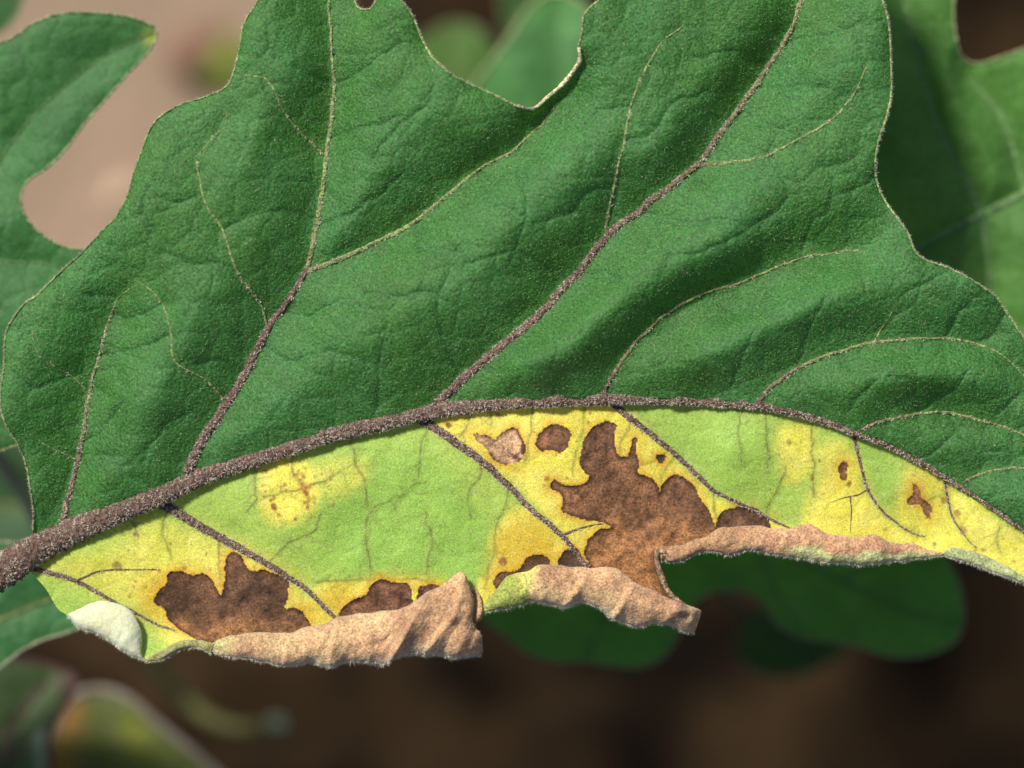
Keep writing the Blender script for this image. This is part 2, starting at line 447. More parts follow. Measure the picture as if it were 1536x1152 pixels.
# lateral veins: points, radius at base and end, how far the purple reaches (0..1), then their own side veins
LATERAL = [
    ([(92, 786), (96, 770), (105, 738), (118, 690), (128, 640), (135, 590), (148, 540), (158, 505), (168, 472)], 5.0, 2.0, 0.45,
     [([(168, 472), (180, 447), (215, 425)], 1.4, 0.9), ([(117, 690), (88, 676), (60, 660)], 1.5, 0.8), ([(134, 590), (110, 565), (65, 533), (55, 495)], 1.5, 0.8)]),
    ([(281, 706), (288, 692), (302, 663), (335, 615), (365, 568), (400, 498), (430, 455), (462, 405)], 9.0, 5.2, 1.1,
     [([(462, 405), (468, 378), (478, 330), (488, 262), (490, 232), (497, 180), (502, 130), (498, 80), (493, 0), (485, -60)], 4.2, 1.6),
      ([(462, 407), (510, 390), (560, 366), (620, 335), (680, 287), (720, 254), (760, 233), (776, 221), (810, 190), (832, 160)], 4.0, 1.4),
      ([(402, 492), (392, 455), (360, 410), (340, 350), (315, 310), (304, 265), (300, 242)], 2.2, 1.2),
      ([(300, 242), (320, 215), (341, 194), (345, 170)], 1.2, 0.8),
      ([(489, 234), (450, 198), (425, 163), (405, 125), (370, 118)], 1.9, 0.9),
      ([(341, 606), (310, 570), (268, 543), (262, 500), (250, 460), (225, 430)], 1.8, 0.8)]),
    ([(648, 614), (662, 598), (690, 573), (740, 530), (790, 490), (835, 445), (870, 405), (910, 356), (960, 316), (1010, 276), (1048, 244), (1080, 200),
      (1105, 167), (1145, 110), (1175, 65), (1195, 20), (1205, -20), (1210, -90), (1205, -170)], 8.2, 3.0, 0.62,
     [([(908, 356), (912, 320), (922, 270), (935, 215), (945, 160), (965, 110), (990, 70), (1022, 44)], 2.3, 1.2),
      ([(1048, 249), (1100, 244), (1150, 235), (1190, 214), (1240, 186), (1270, 155), (1295, 105)], 2.6, 1.2)]),
    ([(906, 590), (912, 576), (930, 545), (960, 506), (1000, 470), (1050, 443), (1100, 427), (1140, 412), (1180, 396), (1220, 384), (1290, 375)], 3.6, 1.5, 0.12, []),
    ([(1134, 606), (1146, 590), (1165, 573), (1200, 550), (1250, 530), (1300, 516), (1350, 510), (1420, 508), (1465, 516), (1500, 531), (1545, 570)], 3.8, 1.5, 0.14,
     [([(1308, 515), (1325, 485), (1348, 445)], 1.3, 0.8)]),
    ([(1283, 650), (1296, 643), (1320, 632), (1370, 621), (1420, 619), (1470, 630), (1536, 652), (1600, 690)], 3.2, 1.4, 0.08, []),
    ([(1440, 728), (1470, 712), (1510, 703), (1560, 705), (1620, 725)], 2.6, 1.2, 0.1, []),
    # lower side
    ([(38, 850), (60, 857), (85, 863), (115, 874), (150, 893), (178, 908), (230, 935), (262, 947)], 4.6, 1.8, 0.9, [([(112, 872), (150, 857), (190, 855), (240, 854)], 1.8, 0.9)]),
    ([(232, 752), (262, 766), (290, 785), (340, 812), (400, 845), (440, 870), (472, 896), (503, 927)], 8.5, 3.6, 1.3, []),
    ([(628, 628), (650, 642), (680, 662), (720, 690), (760, 726), (800, 766), (840, 800), (862, 826), (882, 850)], 7.5, 4.0, 1.5, [([(846, 802), (872, 791), (905, 785)], 2.0, 1.0)]),
    ([(912, 600), (930, 615), (960, 638), (1000, 670), (1035, 702), (1070, 735), (1110, 755), (1150, 775), (1184, 792)], 6.0, 2.0, 1.1, []),
    ([(1281, 654), (1286, 675), (1293, 700), (1302, 732), (1315, 755), (1336, 777), (1362, 796), (1390, 806)], 2.8, 1.4, 0.9,
     [([(1305, 733), (1290, 742), (1270, 746), (1245, 754)], 1.6, 0.8), ([(1276, 746), (1277, 770), (1275, 802)], 1.4, 0.7)]),
    ([(1418, 716), (1424, 750), (1434, 782), (1452, 808), (1466, 822)], 2.2, 1.0, 0.8, []),
]
# thin dark veins of the yellowing half (drawn on as slightly raised dark threads)
THREADS = [[(250, 762), (246, 790), (246, 815), (256, 840)], [(330, 806), (329, 840), (332, 888)], [(193, 772), (203, 792), (206, 805)],
           [(440, 678), (443, 712), (458, 730), (463, 757), (468, 775)], [(458, 730), (490, 722), (512, 703)], [(458, 730), (430, 738), (395, 748)], [(385, 697), (380, 725), (384, 748), (372, 765)],
           [(527, 650), (532, 690), (548, 722), (552, 760)], [(641, 640), (632, 680), (630, 712)], [(762, 730), (755, 770), (742, 800), (738, 832), (728, 880)],
           [(801, 608), (798, 630), (793, 660), (790, 692)], [(876, 606), (873, 650), (866, 680), (860, 712)], [(948, 632), (933, 660), (926, 690)],
           [(1012, 684), (1000, 705), (992, 725), (990, 750)], [(1070, 738), (1071, 765), (1073, 792)], [(1108, 612), (1110, 650), (1112, 692)], [(1150, 615), (1148, 650), (1151, 690)],
           [(1218, 630), (1220, 690), (1222, 745)], [(470, 872), (540, 868), (620, 866), (645, 872)], [(736, 600), (735, 620), (737, 640)], [(705, 616), (700, 640), (690, 655)],
           [(400, 846), (430, 815), (470, 795), (480, 770)], [(720, 692), (716, 720), (700, 745), (706, 775)], [(640, 720), (600, 745), (560, 762), (550, 800), (560, 860)],
           [(640, 770), (646, 810), (640, 860)], [(1005, 672), (985, 690), (960, 696)], [(1180, 700), (1165, 740), (1150, 770)], [(1380, 760), (1400, 745), (1420, 740)], [(373, 832), (385, 842), (380, 855)],
           [(1500, 790), (1496, 812), (1502, 830)]]
# smaller green veins of the healthy half: shallow creases
CREASES = [[(508, 126), (560, 100), (600, 70)], [(494, 205), (560, 190), (608, 178)], [(560, 245), (606, 190), (650, 160)], [(498, 130), (460, 110), (420, 90)],
           [(478, 335), (520, 330), (560, 300), (606, 268)], [(340, 350), (380, 330), (420, 320), (470, 330)], [(360, 410), (330, 400), (290, 400), (250, 380)],
           [(300, 300), (270, 310), (240, 300)], [(262, 500), (230, 520), (190, 530), (150, 540)], [(365, 568), (330, 540), (300, 545)], [(420, 470), (470, 470), (520, 455), (560, 470)],
           [(390, 520), (440, 540), (500, 530), (560, 545)], [(662, 452), (640, 440), (600, 450), (550, 440)], [(680, 400), (660, 455), (670, 520), (690, 560)], [(575, 520), (576, 560), (572, 610)],
           [(780, 260), (790, 300), (785, 340), (770, 390)], [(700, 400), (760, 380), (800, 390), (840, 430)], [(630, 335), (640, 370), (690, 380)], [(720, 255), (740, 300), (780, 330)],
           [(920, 280), (880, 290), (840, 330), (800, 340)], [(935, 215), (980, 200), (1010, 160), (1060, 140)], [(945, 160), (900, 170), (870, 200)], [(1000, 60), (1040, 90), (1100, 80), (1150, 100)],
           [(1130, 130), (1180, 135), (1230, 135)], [(1105, 170), (1150, 185), (1180, 200)], [(1180, 64), (1230, 60), (1290, 40)], [(1190, 216), (1220, 250), (1260, 250), (1285, 235)],
           [(1150, 237), (1175, 280), (1170, 310), (1140, 340)], [(1245, 290), (1240, 320), (1215, 340), (1205, 375)], [(960, 318), (1020, 335), (1080, 330), (1120, 345)], [(870, 410), (930, 420), (960, 450), (990, 470)],
           [(1000, 390), (1050, 380), (1110, 350), (1140, 335)], [(1060, 440), (1100, 470), (1130, 460)], [(1235, 450), (1205, 500), (1200, 545)], [(1130, 500), (1110, 540), (1100, 575)], [(1350, 440), (1400, 420), (1430, 410)],
           [(1420, 508), (1440, 470), (1460, 450)], [(1466, 516), (1490, 500), (1510, 470)], [(1250, 530), (1300, 560), (1350, 570)], [(1370, 620), (1420, 590), (1450, 560)], [(1320, 560), (1290, 590), (1270, 615)],
           [(1420, 620), (1450, 660), (1500, 680)], [(1380, 690), (1420, 660), (1440, 640)], [(1500, 620), (1520, 600), (1540, 590)], [(95, 410), (130, 440), (175, 450)], [(170, 470), (200, 480), (250, 460)],
           [(30, 560), (60, 580), (105, 565)], [(190, 600), (160, 640), (125, 660)], [(210, 720), (190, 690), (150, 680)], [(290, 620), (250, 640), (220, 690)], [(232, 280), (220, 320), (235, 350)], [(1312, 260), (1280, 290), (1250, 295)]]

LESIONS = [
    ('b1', [(231, 900), (239, 883), (249, 876), (251, 862), (262, 856), (278, 858), (289, 863), (304, 861), (317, 870), (325, 883), (334, 893), (337, 869), (336, 848), (341, 834), (348, 829),
            (356, 829), (363, 835), (368, 850), (374, 857), (393, 855), (416, 861), (432, 869), (433, 884), (431, 900), (428, 914), (445, 912), (458, 923), (466, 938), (468, 968),
            (400, 984), (350, 978), (318, 965), (296, 960), (273, 947), (252, 931), (246, 915), (234, 909)], 'dark lobed dead patch with a narrow raised tongue', (0.165, 0.082, 0.040)),
    ('b2', [(510, 915), (528, 900), (549, 892), (559, 876), (572, 869), (591, 872), (614, 875), (618, 892), (622, 904), (612, 930), (560, 940), (515, 935)], None, (0.18, 0.085, 0.045)),
    ('b2b', [(627, 897), (629, 879), (644, 876), (662, 879), (672, 890), (655, 905), (632, 910)], None, (0.17, 0.08, 0.045)),
    ('b3', [(711, 651), (726, 650), (741, 657), (753, 650), (770, 640), (778, 649), (788, 665), (786, 684), (774, 695), (756, 697), (740, 690), (730, 674), (718, 664)], 'round pale tan dead spot with a dark rim', (0.70, 0.42, 0.23)),
    ('b4', [(803, 667), (809, 649), (828, 637), (847, 639), (856, 650), (851, 670), (840, 679), (826, 675), (812, 677)], 'small round brown dead spot', (0.19, 0.09, 0.045)),
    ('b5', [(870, 697), (874, 670), (881, 649), (893, 637), (909, 632), (926, 636), (921, 648), (923, 670), (929, 683), (941, 683), (946, 670), (949, 657), (956, 656), (954, 677), (960, 693),
            (957, 709), (974, 715), (987, 727), (989, 738), (993, 727), (1006, 714), (1023, 714), (1041, 730), (1048, 744), (1062, 762), (1071, 783), (1076, 800), (1070, 834), (1024, 842), (1006, 843),
            (990, 827), (981, 832), (984, 849), (996, 882), (1016, 904), (1060, 917), (1040, 950), (990, 940), (900, 908), (880, 890), (884, 850), (876, 829), (883, 807), (900, 794), (918, 790), (893, 781), (865, 776), (842, 767),
            (845, 751), (840, 741), (826, 730), (831, 720), (851, 727), (876, 725), (884, 716), (876, 706)], 'largest dead patch, reddish brown and spreading to the rolled margin', (0.215, 0.103, 0.048)),
    ('b5b', [(836, 846), (847, 825), (861, 818), (870, 830), (881, 850), (870, 872), (842, 866)], None, (0.10, 0.055, 0.03)),
    ('b6', [(1075, 796), (1081, 770), (1097, 763), (1122, 760), (1143, 769), (1156, 787), (1150, 805), (1100, 806)], None, (0.14, 0.072, 0.04)),
    ('b7', [(983, 684), (999, 683), (992, 697)], None, (0.10, 0.05, 0.03)),
    ('b8', [(741, 872), (749, 858), (763, 857), (780, 851), (791, 836), (805, 830), (819, 834), (826, 845), (822, 866), (770, 872), (748, 886)], None, (0.21, 0.105, 0.045)),
    ('b9', [(1259, 698), (1267, 692), (1273, 699), (1270, 708), (1272, 719), (1263, 721), (1259, 710)], None, (0.27, 0.13, 0.05)),
    ('b10', [(1371, 726), (1380, 733), (1383, 747), (1399, 759), (1396, 779), (1388, 772), (1384, 760), (1363, 757), (1363, 748), (1370, 742)], None, (0.34, 0.16, 0.07)),
]
YELLOW = [  # soft yellow areas: polygon, softness, strength
    ([(60, 850), (170, 820), (230, 790), (330, 810), (440, 870), (500, 925), (470, 960), (300, 990), (255, 960), (230, 935), (160, 895), (110, 870)], 34, 0.72),
    ([(190, 870), (260, 840), (330, 870), (300, 970), (260, 965), (235, 940)], 16, 0.9),
    ([(388, 720), (405, 695), (445, 690), (475, 705), (480, 740), (455, 775), (415, 785), (390, 760)], 14, 0.95),
    ([(470, 700), (545, 690), (540, 730), (480, 740)], 18, 0.5),
    ([(473, 878), (560, 868), (650, 868), (690, 890), (640, 940), (480, 940)], 7, 0.9),
    ([(744, 790), (765, 765), (800, 768), (850, 810), (890, 850), (860, 890), (760, 910), (718, 930), (712, 885), (738, 850)], 10, 0.95),
    ([(655, 640), (700, 612), (800, 606), (920, 606), (980, 660), (1060, 738), (1150, 780), (1190, 800), (1000, 830), (880, 850), (860, 820), (780, 735), (700, 672)], 10, 1.0),
    ([(1165, 650), (1215, 640), (1222, 700), (1180, 720)], 14, 0.8),
    ([(1200, 800), (1212, 760), (1240, 700), (1280, 680), (1300, 740), (1360, 790), (1400, 812), (1380, 850), (1200, 850)], 16, 1.0),
    ([(1350, 740), (1365, 705), (1400, 708), (1440, 740), (1480, 765), (1560, 820), (1720, 945), (1480, 860), (1390, 820), (1350, 780)], 14, 0.9),
    ([(1230, 740), (1222, 680), (1260, 660), (1285, 690), (1300, 740), (1260, 770)], 14, 0.6),
]
GREENER = [([(510, 740), (620, 680), (700, 740), (735, 790), (720, 880), (560, 865), (480, 820)], 40, 0.8), ([(420, 680), (620, 640), (640, 700), (480, 700)], 20, 0.3),
           ([(930, 606), (1000, 606), (1150, 640), (1180, 760), (1090, 735), (1000, 660)], 30, 0.35), ([(60, 848), (110, 812), (160, 800), (150, 840), (100, 856)], 16, 0.5), ([(1290, 668), (1340, 690), (1345, 760), (1308, 735)], 14, 0.4),
           ([(215, 925), (242, 940), (255, 968), (215, 985)], 6, 0.5)]
AMBER = [([(744, 800), (790, 775), (835, 810), (820, 850), (740, 880)], 22, 0.8), ([(480, 890), (530, 870), (520, 920), (500, 925)], 10, 0.7), ([(205, 870), (250, 860), (250, 930), (215, 920)], 16, 0.6), ([(450, 900), (470, 905), (495, 928), (455, 935)], 8, 0.7)]

def zrelief_main(R):
    X, Y = R.X, R.Y
    mid = resample([p[:2] for p in MIDRIB], 8)
    maj = [mid] + [resample(l[0], 6) for l in LATERAL]
    sub = [resample(s[0], 6) for l in LATERAL for s in l[4]]
    cre = [resample(c, 5) for c in CREASES]
    cre = [q + 9.0 * np.stack([vnoise(q[:, 0], q[:, 1], 26, 231), vnoise(q[:, 0], q[:, 1], 26, 237)], 1) + 4.0 * np.stack([vnoise(q[:, 0], q[:, 1], 9, 241), vnoise(q[:, 0], q[:, 1], 9, 247)], 1) for q in cre]
    thr, twig = [], []
    rb = np.random.default_rng(77)
    for c in THREADS:
        q = resample(c, 4)
        q = q + 7.0 * np.stack([vnoise(q[:, 0], q[:, 1], 17, 201), vnoise(q[:, 0], q[:, 1], 17, 207)], 1) + 2.5 * np.stack([vnoise(q[:, 0], q[:, 1], 6, 211), vnoise(q[:, 0], q[:, 1], 6, 217)], 1)
        thr.append(q)
        for k in range(3, len(q) - 1, 3):          # veinlets leaving the thread on both sides
            t = q[k] - q[k - 1]; a = math.atan2(t[1], t[0]) + rb.choice([-1, 1]) * rb.uniform(0.6, 1.4)
            p = q[k].copy(); L = [p.copy()]
            for j in range(rb.integers(2, 7)):
                a += rb.normal() * 0.45; p = p + 4.5 * np.array([math.cos(a), math.sin(a)]); L.append(p.copy())
            twig.append(np.array(L))
    dtwig = R.line_dist(twig, 20)
    dmaj = R.line_dist(maj + sub[3:5], 150)
    dsub = R.line_dist(sub, 60)
    dcre = R.line_dist(cre, 40)
    dthr = R.line_dist(thr, 30)
    wx = X + 10 * fbm(X, Y, 60, 71); wy = Y + 10 * fbm(X, Y, 60, 77)
    dnet = cell_edges(wx, wy, 46, 9)
    dnet2 = cell_edges(wx, wy, 17, 19)
    lower = R.inside(np.vstack([mid, [(1745, 2000), (-75, 2000)]]))
    soft_low = smooth(-30, 30, 30 * np.where(lower, 1.0, -1.0))
    up = 1 - soft_low
    z = (60 * up + 17 * soft_low) * (1 - np.exp(-(dmaj / 66) ** 1.3))
    z = blur(z, 5) + (8 * up + 3 * soft_low) * blur(1 - np.exp(-dsub / 22), 3)
    z += (3.4 * up) * (1 - np.exp(-dcre / 4.0)) + blur((2.5 * up) * (1 - np.exp(-dcre / 14)), 2)
    z += (2.2 * up + 0.8 * soft_low) * (1 - np.exp(-dnet / 5)) + 0.35 * (1 - np.exp(-dnet2 / 2.5))
    z += 22 * fbm(X, Y, 260, 5, 2) + (13 * up + 8 * soft_low) * blur(fbm(X, Y, 95, 15, 2), 3) + 1.6 * fbm(X, Y, 26, 25, 2)
    # the hump in front of the notch between the lobes, and the sag right behind it
    z += 22 * np.exp(-(((X - 715) / 75) ** 2 + ((Y - 185) / 60) ** 2)) - 10 * np.exp(-(((X - 805) / 40) ** 2 + ((Y - 215) / 40) ** 2))
    # long swell between the third and second lateral veins
    def swell(a, b, w, h):
        a = np.array(a, float); b = np.array(b, float)
        u = (b - a) / np.linalg.norm(b - a)
        t = (X - a[0]) * u[0] + (Y - a[1]) * u[1]; s = -(X - a[0]) * u[1] + (Y - a[1]) * u[0]
        Lh = np.linalg.norm(b - a)
        return h * np.exp(-(s / w) ** 2) * smooth(-40, 40, t) * smooth(Lh + 60, Lh - 60, t)
    z += swell((770, 560), (1130, 340), 40, 28)
    z += swell((1010, 560), (1290, 420), 30, 16)
    z += swell((1300, 560), (1500, 560), 26, 13)
    z += swell((520, 520), (880, 200), 55, 15)
    z += swell((200, 640), (420, 300), 34, 9) + swell((330, 330), (460, 60), 36, 12) + swell((960, 250), (1150, 20), 34, 12)
    return z, dict(lower=lower, soft_low=soft_low, dmaj=dmaj, dsub=dsub, dcre=dcre, dthr=dthr, dtwig=dtwig, dnet=dnet, dnet2=dnet2)

def color_main(R, F):
    X, Y = R.X, R.Y
    n1 = fbm(X, Y, 120, 51); n2 = fbm(X, Y, 30, 52); n3 = fbm(X, Y, 9, 53, 2)
    def mix(c, col, m):
        m = np.clip(m, 0, 1)[..., None]
        return c * (1 - m) + np.asarray(col) * m
    c = np.zeros(X.shape + (3,)) + np.array([0.045, 0.165, 0.026])
    c = mix(c, (0.052, 0.190, 0.046), 0.5 + 1.2 * n1)
    c = mix(c, (0.037, 0.138, 0.020), 0.9 * np.clip(n2 + 0.1, 0, 1))
    net = np.exp(-F['dnet'] / 1.6)
    c = mix(c, (0.065, 0.22, 0.070), 0.25 * net + 0.40 * np.exp(-F['dcre'] / 2.2))
    c = mix(c, (0.022, 0.095, 0.028), 0.30 * np.exp(-np.abs(F['dcre'] - 4) / 2))  # dark lines beside the creases: shade of the dents put into the colour
    c = mix(c, (0.085, 0.21, 0.05), 0.45 * np.exp(-F['dsub'] / 3))
    # the yellowing half
    lo = F['lower']
    b = np.zeros_like(c) + np.array([0.430, 0.580, 0.105])
    b = mix(b, (0.33, 0.52, 0.085), 0.35 + 0.9 * n1)
    for poly, s, k in GREENER:
        d = R.signed(resample(poly, 6, True), 90) + 16 * n2
        b = mix(b, (0.24, 0.47, 0.068), k * smooth(s, -s, d))
    b = mix(b, (0.13, 0.32, 0.06), 0.42 * np.exp(-F['dmaj'] / 9))
    b = mix(b, (0.40, 0.56, 0.11), 0.35 * np.exp(-F['dnet'] / 1.8) + 0.15 * np.exp(-F['dnet2'] / 1.2))
    ym = np.zeros(X.shape)
    for poly, s, k in YELLOW:
        d = R.signed(resample(poly, 6, True), 90) + 9 * n2 + 5 * n3
        ym = np.maximum(ym, k * smooth(s, -s, d))
    b = mix(b, (0.80, 0.715, 0.090), ym)
    b = mix(b, (0.86, 0.78, 0.17), ym * np.clip(0.3 + 1.6 * n2, 0, 0.6))
    for poly, s, k in AMBER:
        d = R.signed(resample(poly, 6, True), 90) + 9 * n2
        b = mix(b, (0.60, 0.40, 0.02), k * smooth(s, -s, d))
    b = mix(b, (0.36, 0.36, 0.05), 0.7 * ym * np.exp(-F['dmaj'] / 4.5))
    # thread veins: dark cores with an olive fringe
    tb = np.clip(0.85 + 1.5 * n3 + 0.8 * n2, 0.2, 1)
    b = mix(b, (0.22, 0.30, 0.05), 0.45 * np.exp(-F['dthr'] / 3.5))
    b = mix(b, (0.20, 0.34, 0.045), 0.34 * np.exp(-F['dnet'] / 1.1) * (1 - 0.6 * ym))
    b = mix(b, (0.085, 0.070, 0.025), 0.62 * tb * smooth(2.5, 0.4, F['dthr'] + 0.9 * n2 + 0.8 * n3))
    b = mix(b, (0.13, 0.14, 0.035), 0.5 * tb * smooth(2.2, 0.2, F['dtwig'] + 1.2 * n3))
    # burnt spot round the forked thread vein
    rs = np.exp(-(((X - 458) / 9) ** 2 + ((Y - 733) / 26) ** 2) - 0.3 * n3)
    b = mix(b, (0.42, 0.13, 0.02), 0.85 * rs * smooth(6, 2, F['dthr']))
    # small reddish flecks in the yellow
    r = np.random.default_rng(5)
    fl = []
    for k in range(150):
        cx, cy = [(r.uniform(660, 1000), r.uniform(612, 760)), (r.uniform(1200, 1560), r.uniform(680, 850)), (r.uniform(395, 475), r.uniform(690, 780)), (r.uniform(150, 330), r.uniform(790, 900)), (r.uniform(440, 500), r.uniform(700, 760))][k % 5]
        fl.append((cx, cy, r.uniform(0.8, 2.6), r.uniform(0.35, 0.95)))
    fl += [(755, 842, 6, 1.2), (673, 638, 4, 1.0), (410, 759, 4.5, 1.0), (1184, 664, 4, 0.6), (1275, 726, 4, 0.9), (821, 718, 3, 1), (276, 852, 3, 1), (175, 850, 7, .6), (1438, 770, 6, .7), (1446, 795, 6, .7), (1420, 752, 5, .7)]
    for cx, cy, rad, k in fl:
        i0 = int((cx - 16 - R.x0) / R.g); j0 = int((cy - 16 - R.y0) / R.g); w = int(32 / R.g) + 2
        sl = (slice(j0, j0 + w), slice(i0, i0 + w))
        m = k * smooth(rad + 1.6, rad - 0.8, np.hypot(X[sl] - cx, (Y[sl] - cy)) + 3 * n3[sl])
        b[sl] = mix(b[sl], (0.27, 0.11, 0.03), m)
    c = np.where(lo[..., None], b, c)
    return c, n1, n2, n3, mix

def grid_faces(R, keep, metric):
    """triangles of the kept grid points; the diagonal follows the nearest traced line"""
    ny, nx = R.X.shape
    idx = np.arange(nx * ny).reshape(ny, nx)
    a, b, c, d = idx[:-1, :-1], idx[:-1, 1:], idx[1:, 1:], idx[1:, :-1]
    m = metric.ravel()
    use_ac = (m[a] + m[c]) < (m[b] + m[d])
    t1 = np.where(use_ac[..., None], np.stack([a, c, b], -1), np.stack([a, d, b], -1)).reshape(-1, 3)
    t2 = np.where(use_ac[..., None], np.stack([a, d, c], -1), np.stack([b, d, c], -1)).reshape(-1, 3)
    t = np.vstack([t1, t2])
    k = keep.ravel()
    return t[k[t].all(1)]

def compact(t, *arrs):
    u, inv = np.unique(t, return_inverse=True)
    return (inv.reshape(t.shape),) + tuple(a[u] for a in arrs)

def build_main_leaf():
    base = at(-75, 893, -0.002)
    root = thing('eggplant_leaf', 'large lobed green leaf, its lower half yellow with brown dead patches', 'leaf', tuple(base))
    R = Raster(-20, -230, 1760, 1012, 2.3)
    X, Y = R.X, R.Y
    z, F = zrelief_main(R)
    up_line = resample(UPPER, 4); lo_line = resample(LOWER, 3)
    outline = np.vstack([up_line, lo_line])
    sdist, qx, qy = R.signed(outline, 70, near=True)
    dlow = R.line_dist([lo_line], 70); dup = R.line_dist([up_line], 70)
    # healthy margin bends down and waves a little; the sick margin lifts into its roll
    z += -12 * np.exp(-dup / 22) + 6 * np.exp(-dup / 30) * np.sin(X / 23 + Y / 31)
    z += 10 * np.exp(-dlow / 28)
    tear = resample([(1004, 838), (988, 824), (984, 832), (987, 848), (999, 880), (1018, 901)], 4)
    z += 24 * np.exp(-R.line_dist([tear], 70) / 11)
    notch = resample([(775, 163), (799, 166), (822, 147), (845, 128), (862, 107), (869, 95), (867, 77)], 4)
    z += 11 * np.exp(-R.line_dist([notch], 70) / 7)
    # whole blade: slightly arched along and across
    z += -14 * ((X - 760) / 760) ** 2 - 10 * ((Y - 560) / 560) ** 2
    col, n1, n2, n3, mix = color_main(R, F)
    # lesions
    les_id = np.zeros(X.shape, int)
    metric = np.abs(sdist)
    px, py = X.copy(), Y.copy()
    snap = np.abs(sdist) < 0.62 * R.g
    px[snap] = qx[snap]; py[snap] = qy[snap]
    les_sd = []
    r5 = fbm(X, Y, 14, 91, 2)
    halo = np.zeros(X.shape)
    for k, (key, poly, lab, cc) in enumerate(LESIONS):
        pl = resample(poly, 3, True)
        if key not in ('b7', 'b9', 'b10'):
            w = np.stack([fbm(pl[:, 0], pl[:, 1], 12, 61, 2), fbm(pl[:, 0], pl[:, 1], 12, 67, 2)], 1)
            pl = pl + 3.0 * w
        s, lx, ly = R.signed(pl, 40, near=True)
        les_sd.append(s)
        halo = np.maximum(halo, np.exp(-np.clip(s, 0, 99) / 8.0) * (s > 0))
        sn = (np.abs(s) < 0.62 * R.g) & ~snap
        px[sn] = lx[sn]; py[sn] = ly[sn]
        metric = np.minimum(metric, np.abs(s))
    col = np.where(F['lower'][..., None], mix(col, (0.66, 0.36, 0.025), 1.0 * halo * smooth(-0.3, 0.2, n2 + 0.15)), col)
    zl = z.copy()
    for k, (key, poly, lab, cc) in enumerate(LESIONS):
        s = les_sd[k]
        ins = s < 0
        cc = np.array(cc) * (0.74 if key != 'b3' else 1.0)
        L = np.zeros_like(col) + cc
        L = mix(L, cc * (1.7 if key != 'b3' else 1.1) * np.array([1.05, 1.0, 0.95]), np.clip(0.15 + 1.5 * n2, 0, 0.8))
        L = mix(L, cc * 0.5, np.clip(-2.2 * n1 + 0.8 * n3, 0, 0.8))
        if key in ('b1',):
            L = mix(L, (0.28, 0.130, 0.050), smooth(915, 955, Y + 30 * n2) * 0.8)
            L = mix(L, (0.070, 0.036, 0.020), 0.85 * np.exp(-(((X - 395) / 50) ** 2 + ((Y - 890) / 26) ** 2) + 2 * n2))
            L = mix(L, (0.07, 0.036, 0.02), 0.8 * np.exp(-(((X - 338 + 12 * n2) / 9) ** 2 + ((Y - 905) / 30) ** 2)))
        if key == 'b5':
            L = mix(L, (0.28, 0.128, 0.048), smooth(765, 815, Y + 40 * n2) * 0.8)
            L = mix(L, (0.095, 0.048, 0.028), 0.7 * np.exp(-(((X - 895) / 22) ** 2 + ((Y - 675) / 45) ** 2) + 2 * n2))
            L = mix(L, (0.10, 0.05, 0.028), 0.5 * np.exp(-(((X - 1030) / 40) ** 2 + ((Y - 745) / 26) ** 2) + 2 * n2))
            L = mix(L, (0.15, 0.075, 0.037), smooth(715, 680, Y + 20 * n2) * 0.6)
            L = mix(L, (0.13, 0.060, 0.028), 0.7 * smooth(26, 4, np.hypot(X - 885, (Y - 768) * 1.6) - 12 + 14 * n2))
        if key == 'b3':
            L = mix(L, (0.13, 0.06, 0.035), smooth(0.25, 0.6, 1.3 * r5 + smooth(-7, -1, s) * 0.35 + 0.014 * (X - 775)) )
        dark = 0.85 if key in ('b1', 'b3', 'b4', 'b5', 'b6', 'b2') else 0.35
        L = mix(L, (0.050, 0.025, 0.014), dark * smooth(-7.5, -1.0, s + 2.0 * n3) * smooth(-0.35, 0.1, n2 + 0.12))
        L = L * (1 + 0.9 * n3)[..., None]
        L = mix(L, (0.06, 0.03, 0.02), 0.75 * smooth(3.4, 0.6, F['dthr'] + 1.2 * n3))
        col = np.where(ins[..., None], L, col)
        les_id[ins] = k + 1
        zl = np.where(ins, z - 2.2 * (1 - np.exp(s / 4)) + 4.0 * fbm(X, Y, 26, 95, 3) * (1 - np.exp(s / 8)), zl)
    z = zl
    keep = (sdist < 0.62 * R.g)
    tri = grid_faces(R, keep, metric)
    cx = px.ravel()[tri].mean(1); cy = py.ravel()[tri].mean(1)
    ok = R.sample(sdist, cx, cy) < 0.35
    tri, cx, cy = tri[ok], cx[ok], cy[ok]
    fid = np.zeros(len(tri), int)
    for k in range(len(LESIONS)):
        fid[R.sample(les_sd[k], cx, cy) < 0] = k + 1
    W = to_world(px, py, z).reshape(-1, 3)
    colf = col.reshape(-1, 3)
    t, v, c = compact(tri[fid == 0], W, colf)
    blade = mesh_obj('blade', v, t, M_leaf, root, col=c, label='dark green upper half and yellow lower half')
    blade.data.materials.append(M_leaf_low)
    f0 = tri[fid == 0]
    blade.data.polygons.foreach_set('material_index', F['lower'].ravel()[f0].all(1).astype(np.int32))
    for k, (key, poly, lab, cc) in enumerate(LESIONS):
        f = tri[fid == k + 1]
        if len(f) < 4:
            continue
        t, v, c = compact(f, W, colf)
        mesh_obj('dead_patch', v, t, M_dead, blade, col=c, label=lab)
    Z = z
    # ---- midrib and veins
    PUR = np.array([0.142, 0.080, 0.058]); OLV = np.array([0.22, 0.26, 0.085]); YEL = np.array([0.22, 0.28, 0.090])
    hp, hn = [], []
    rr = np.random.default_rng(21)
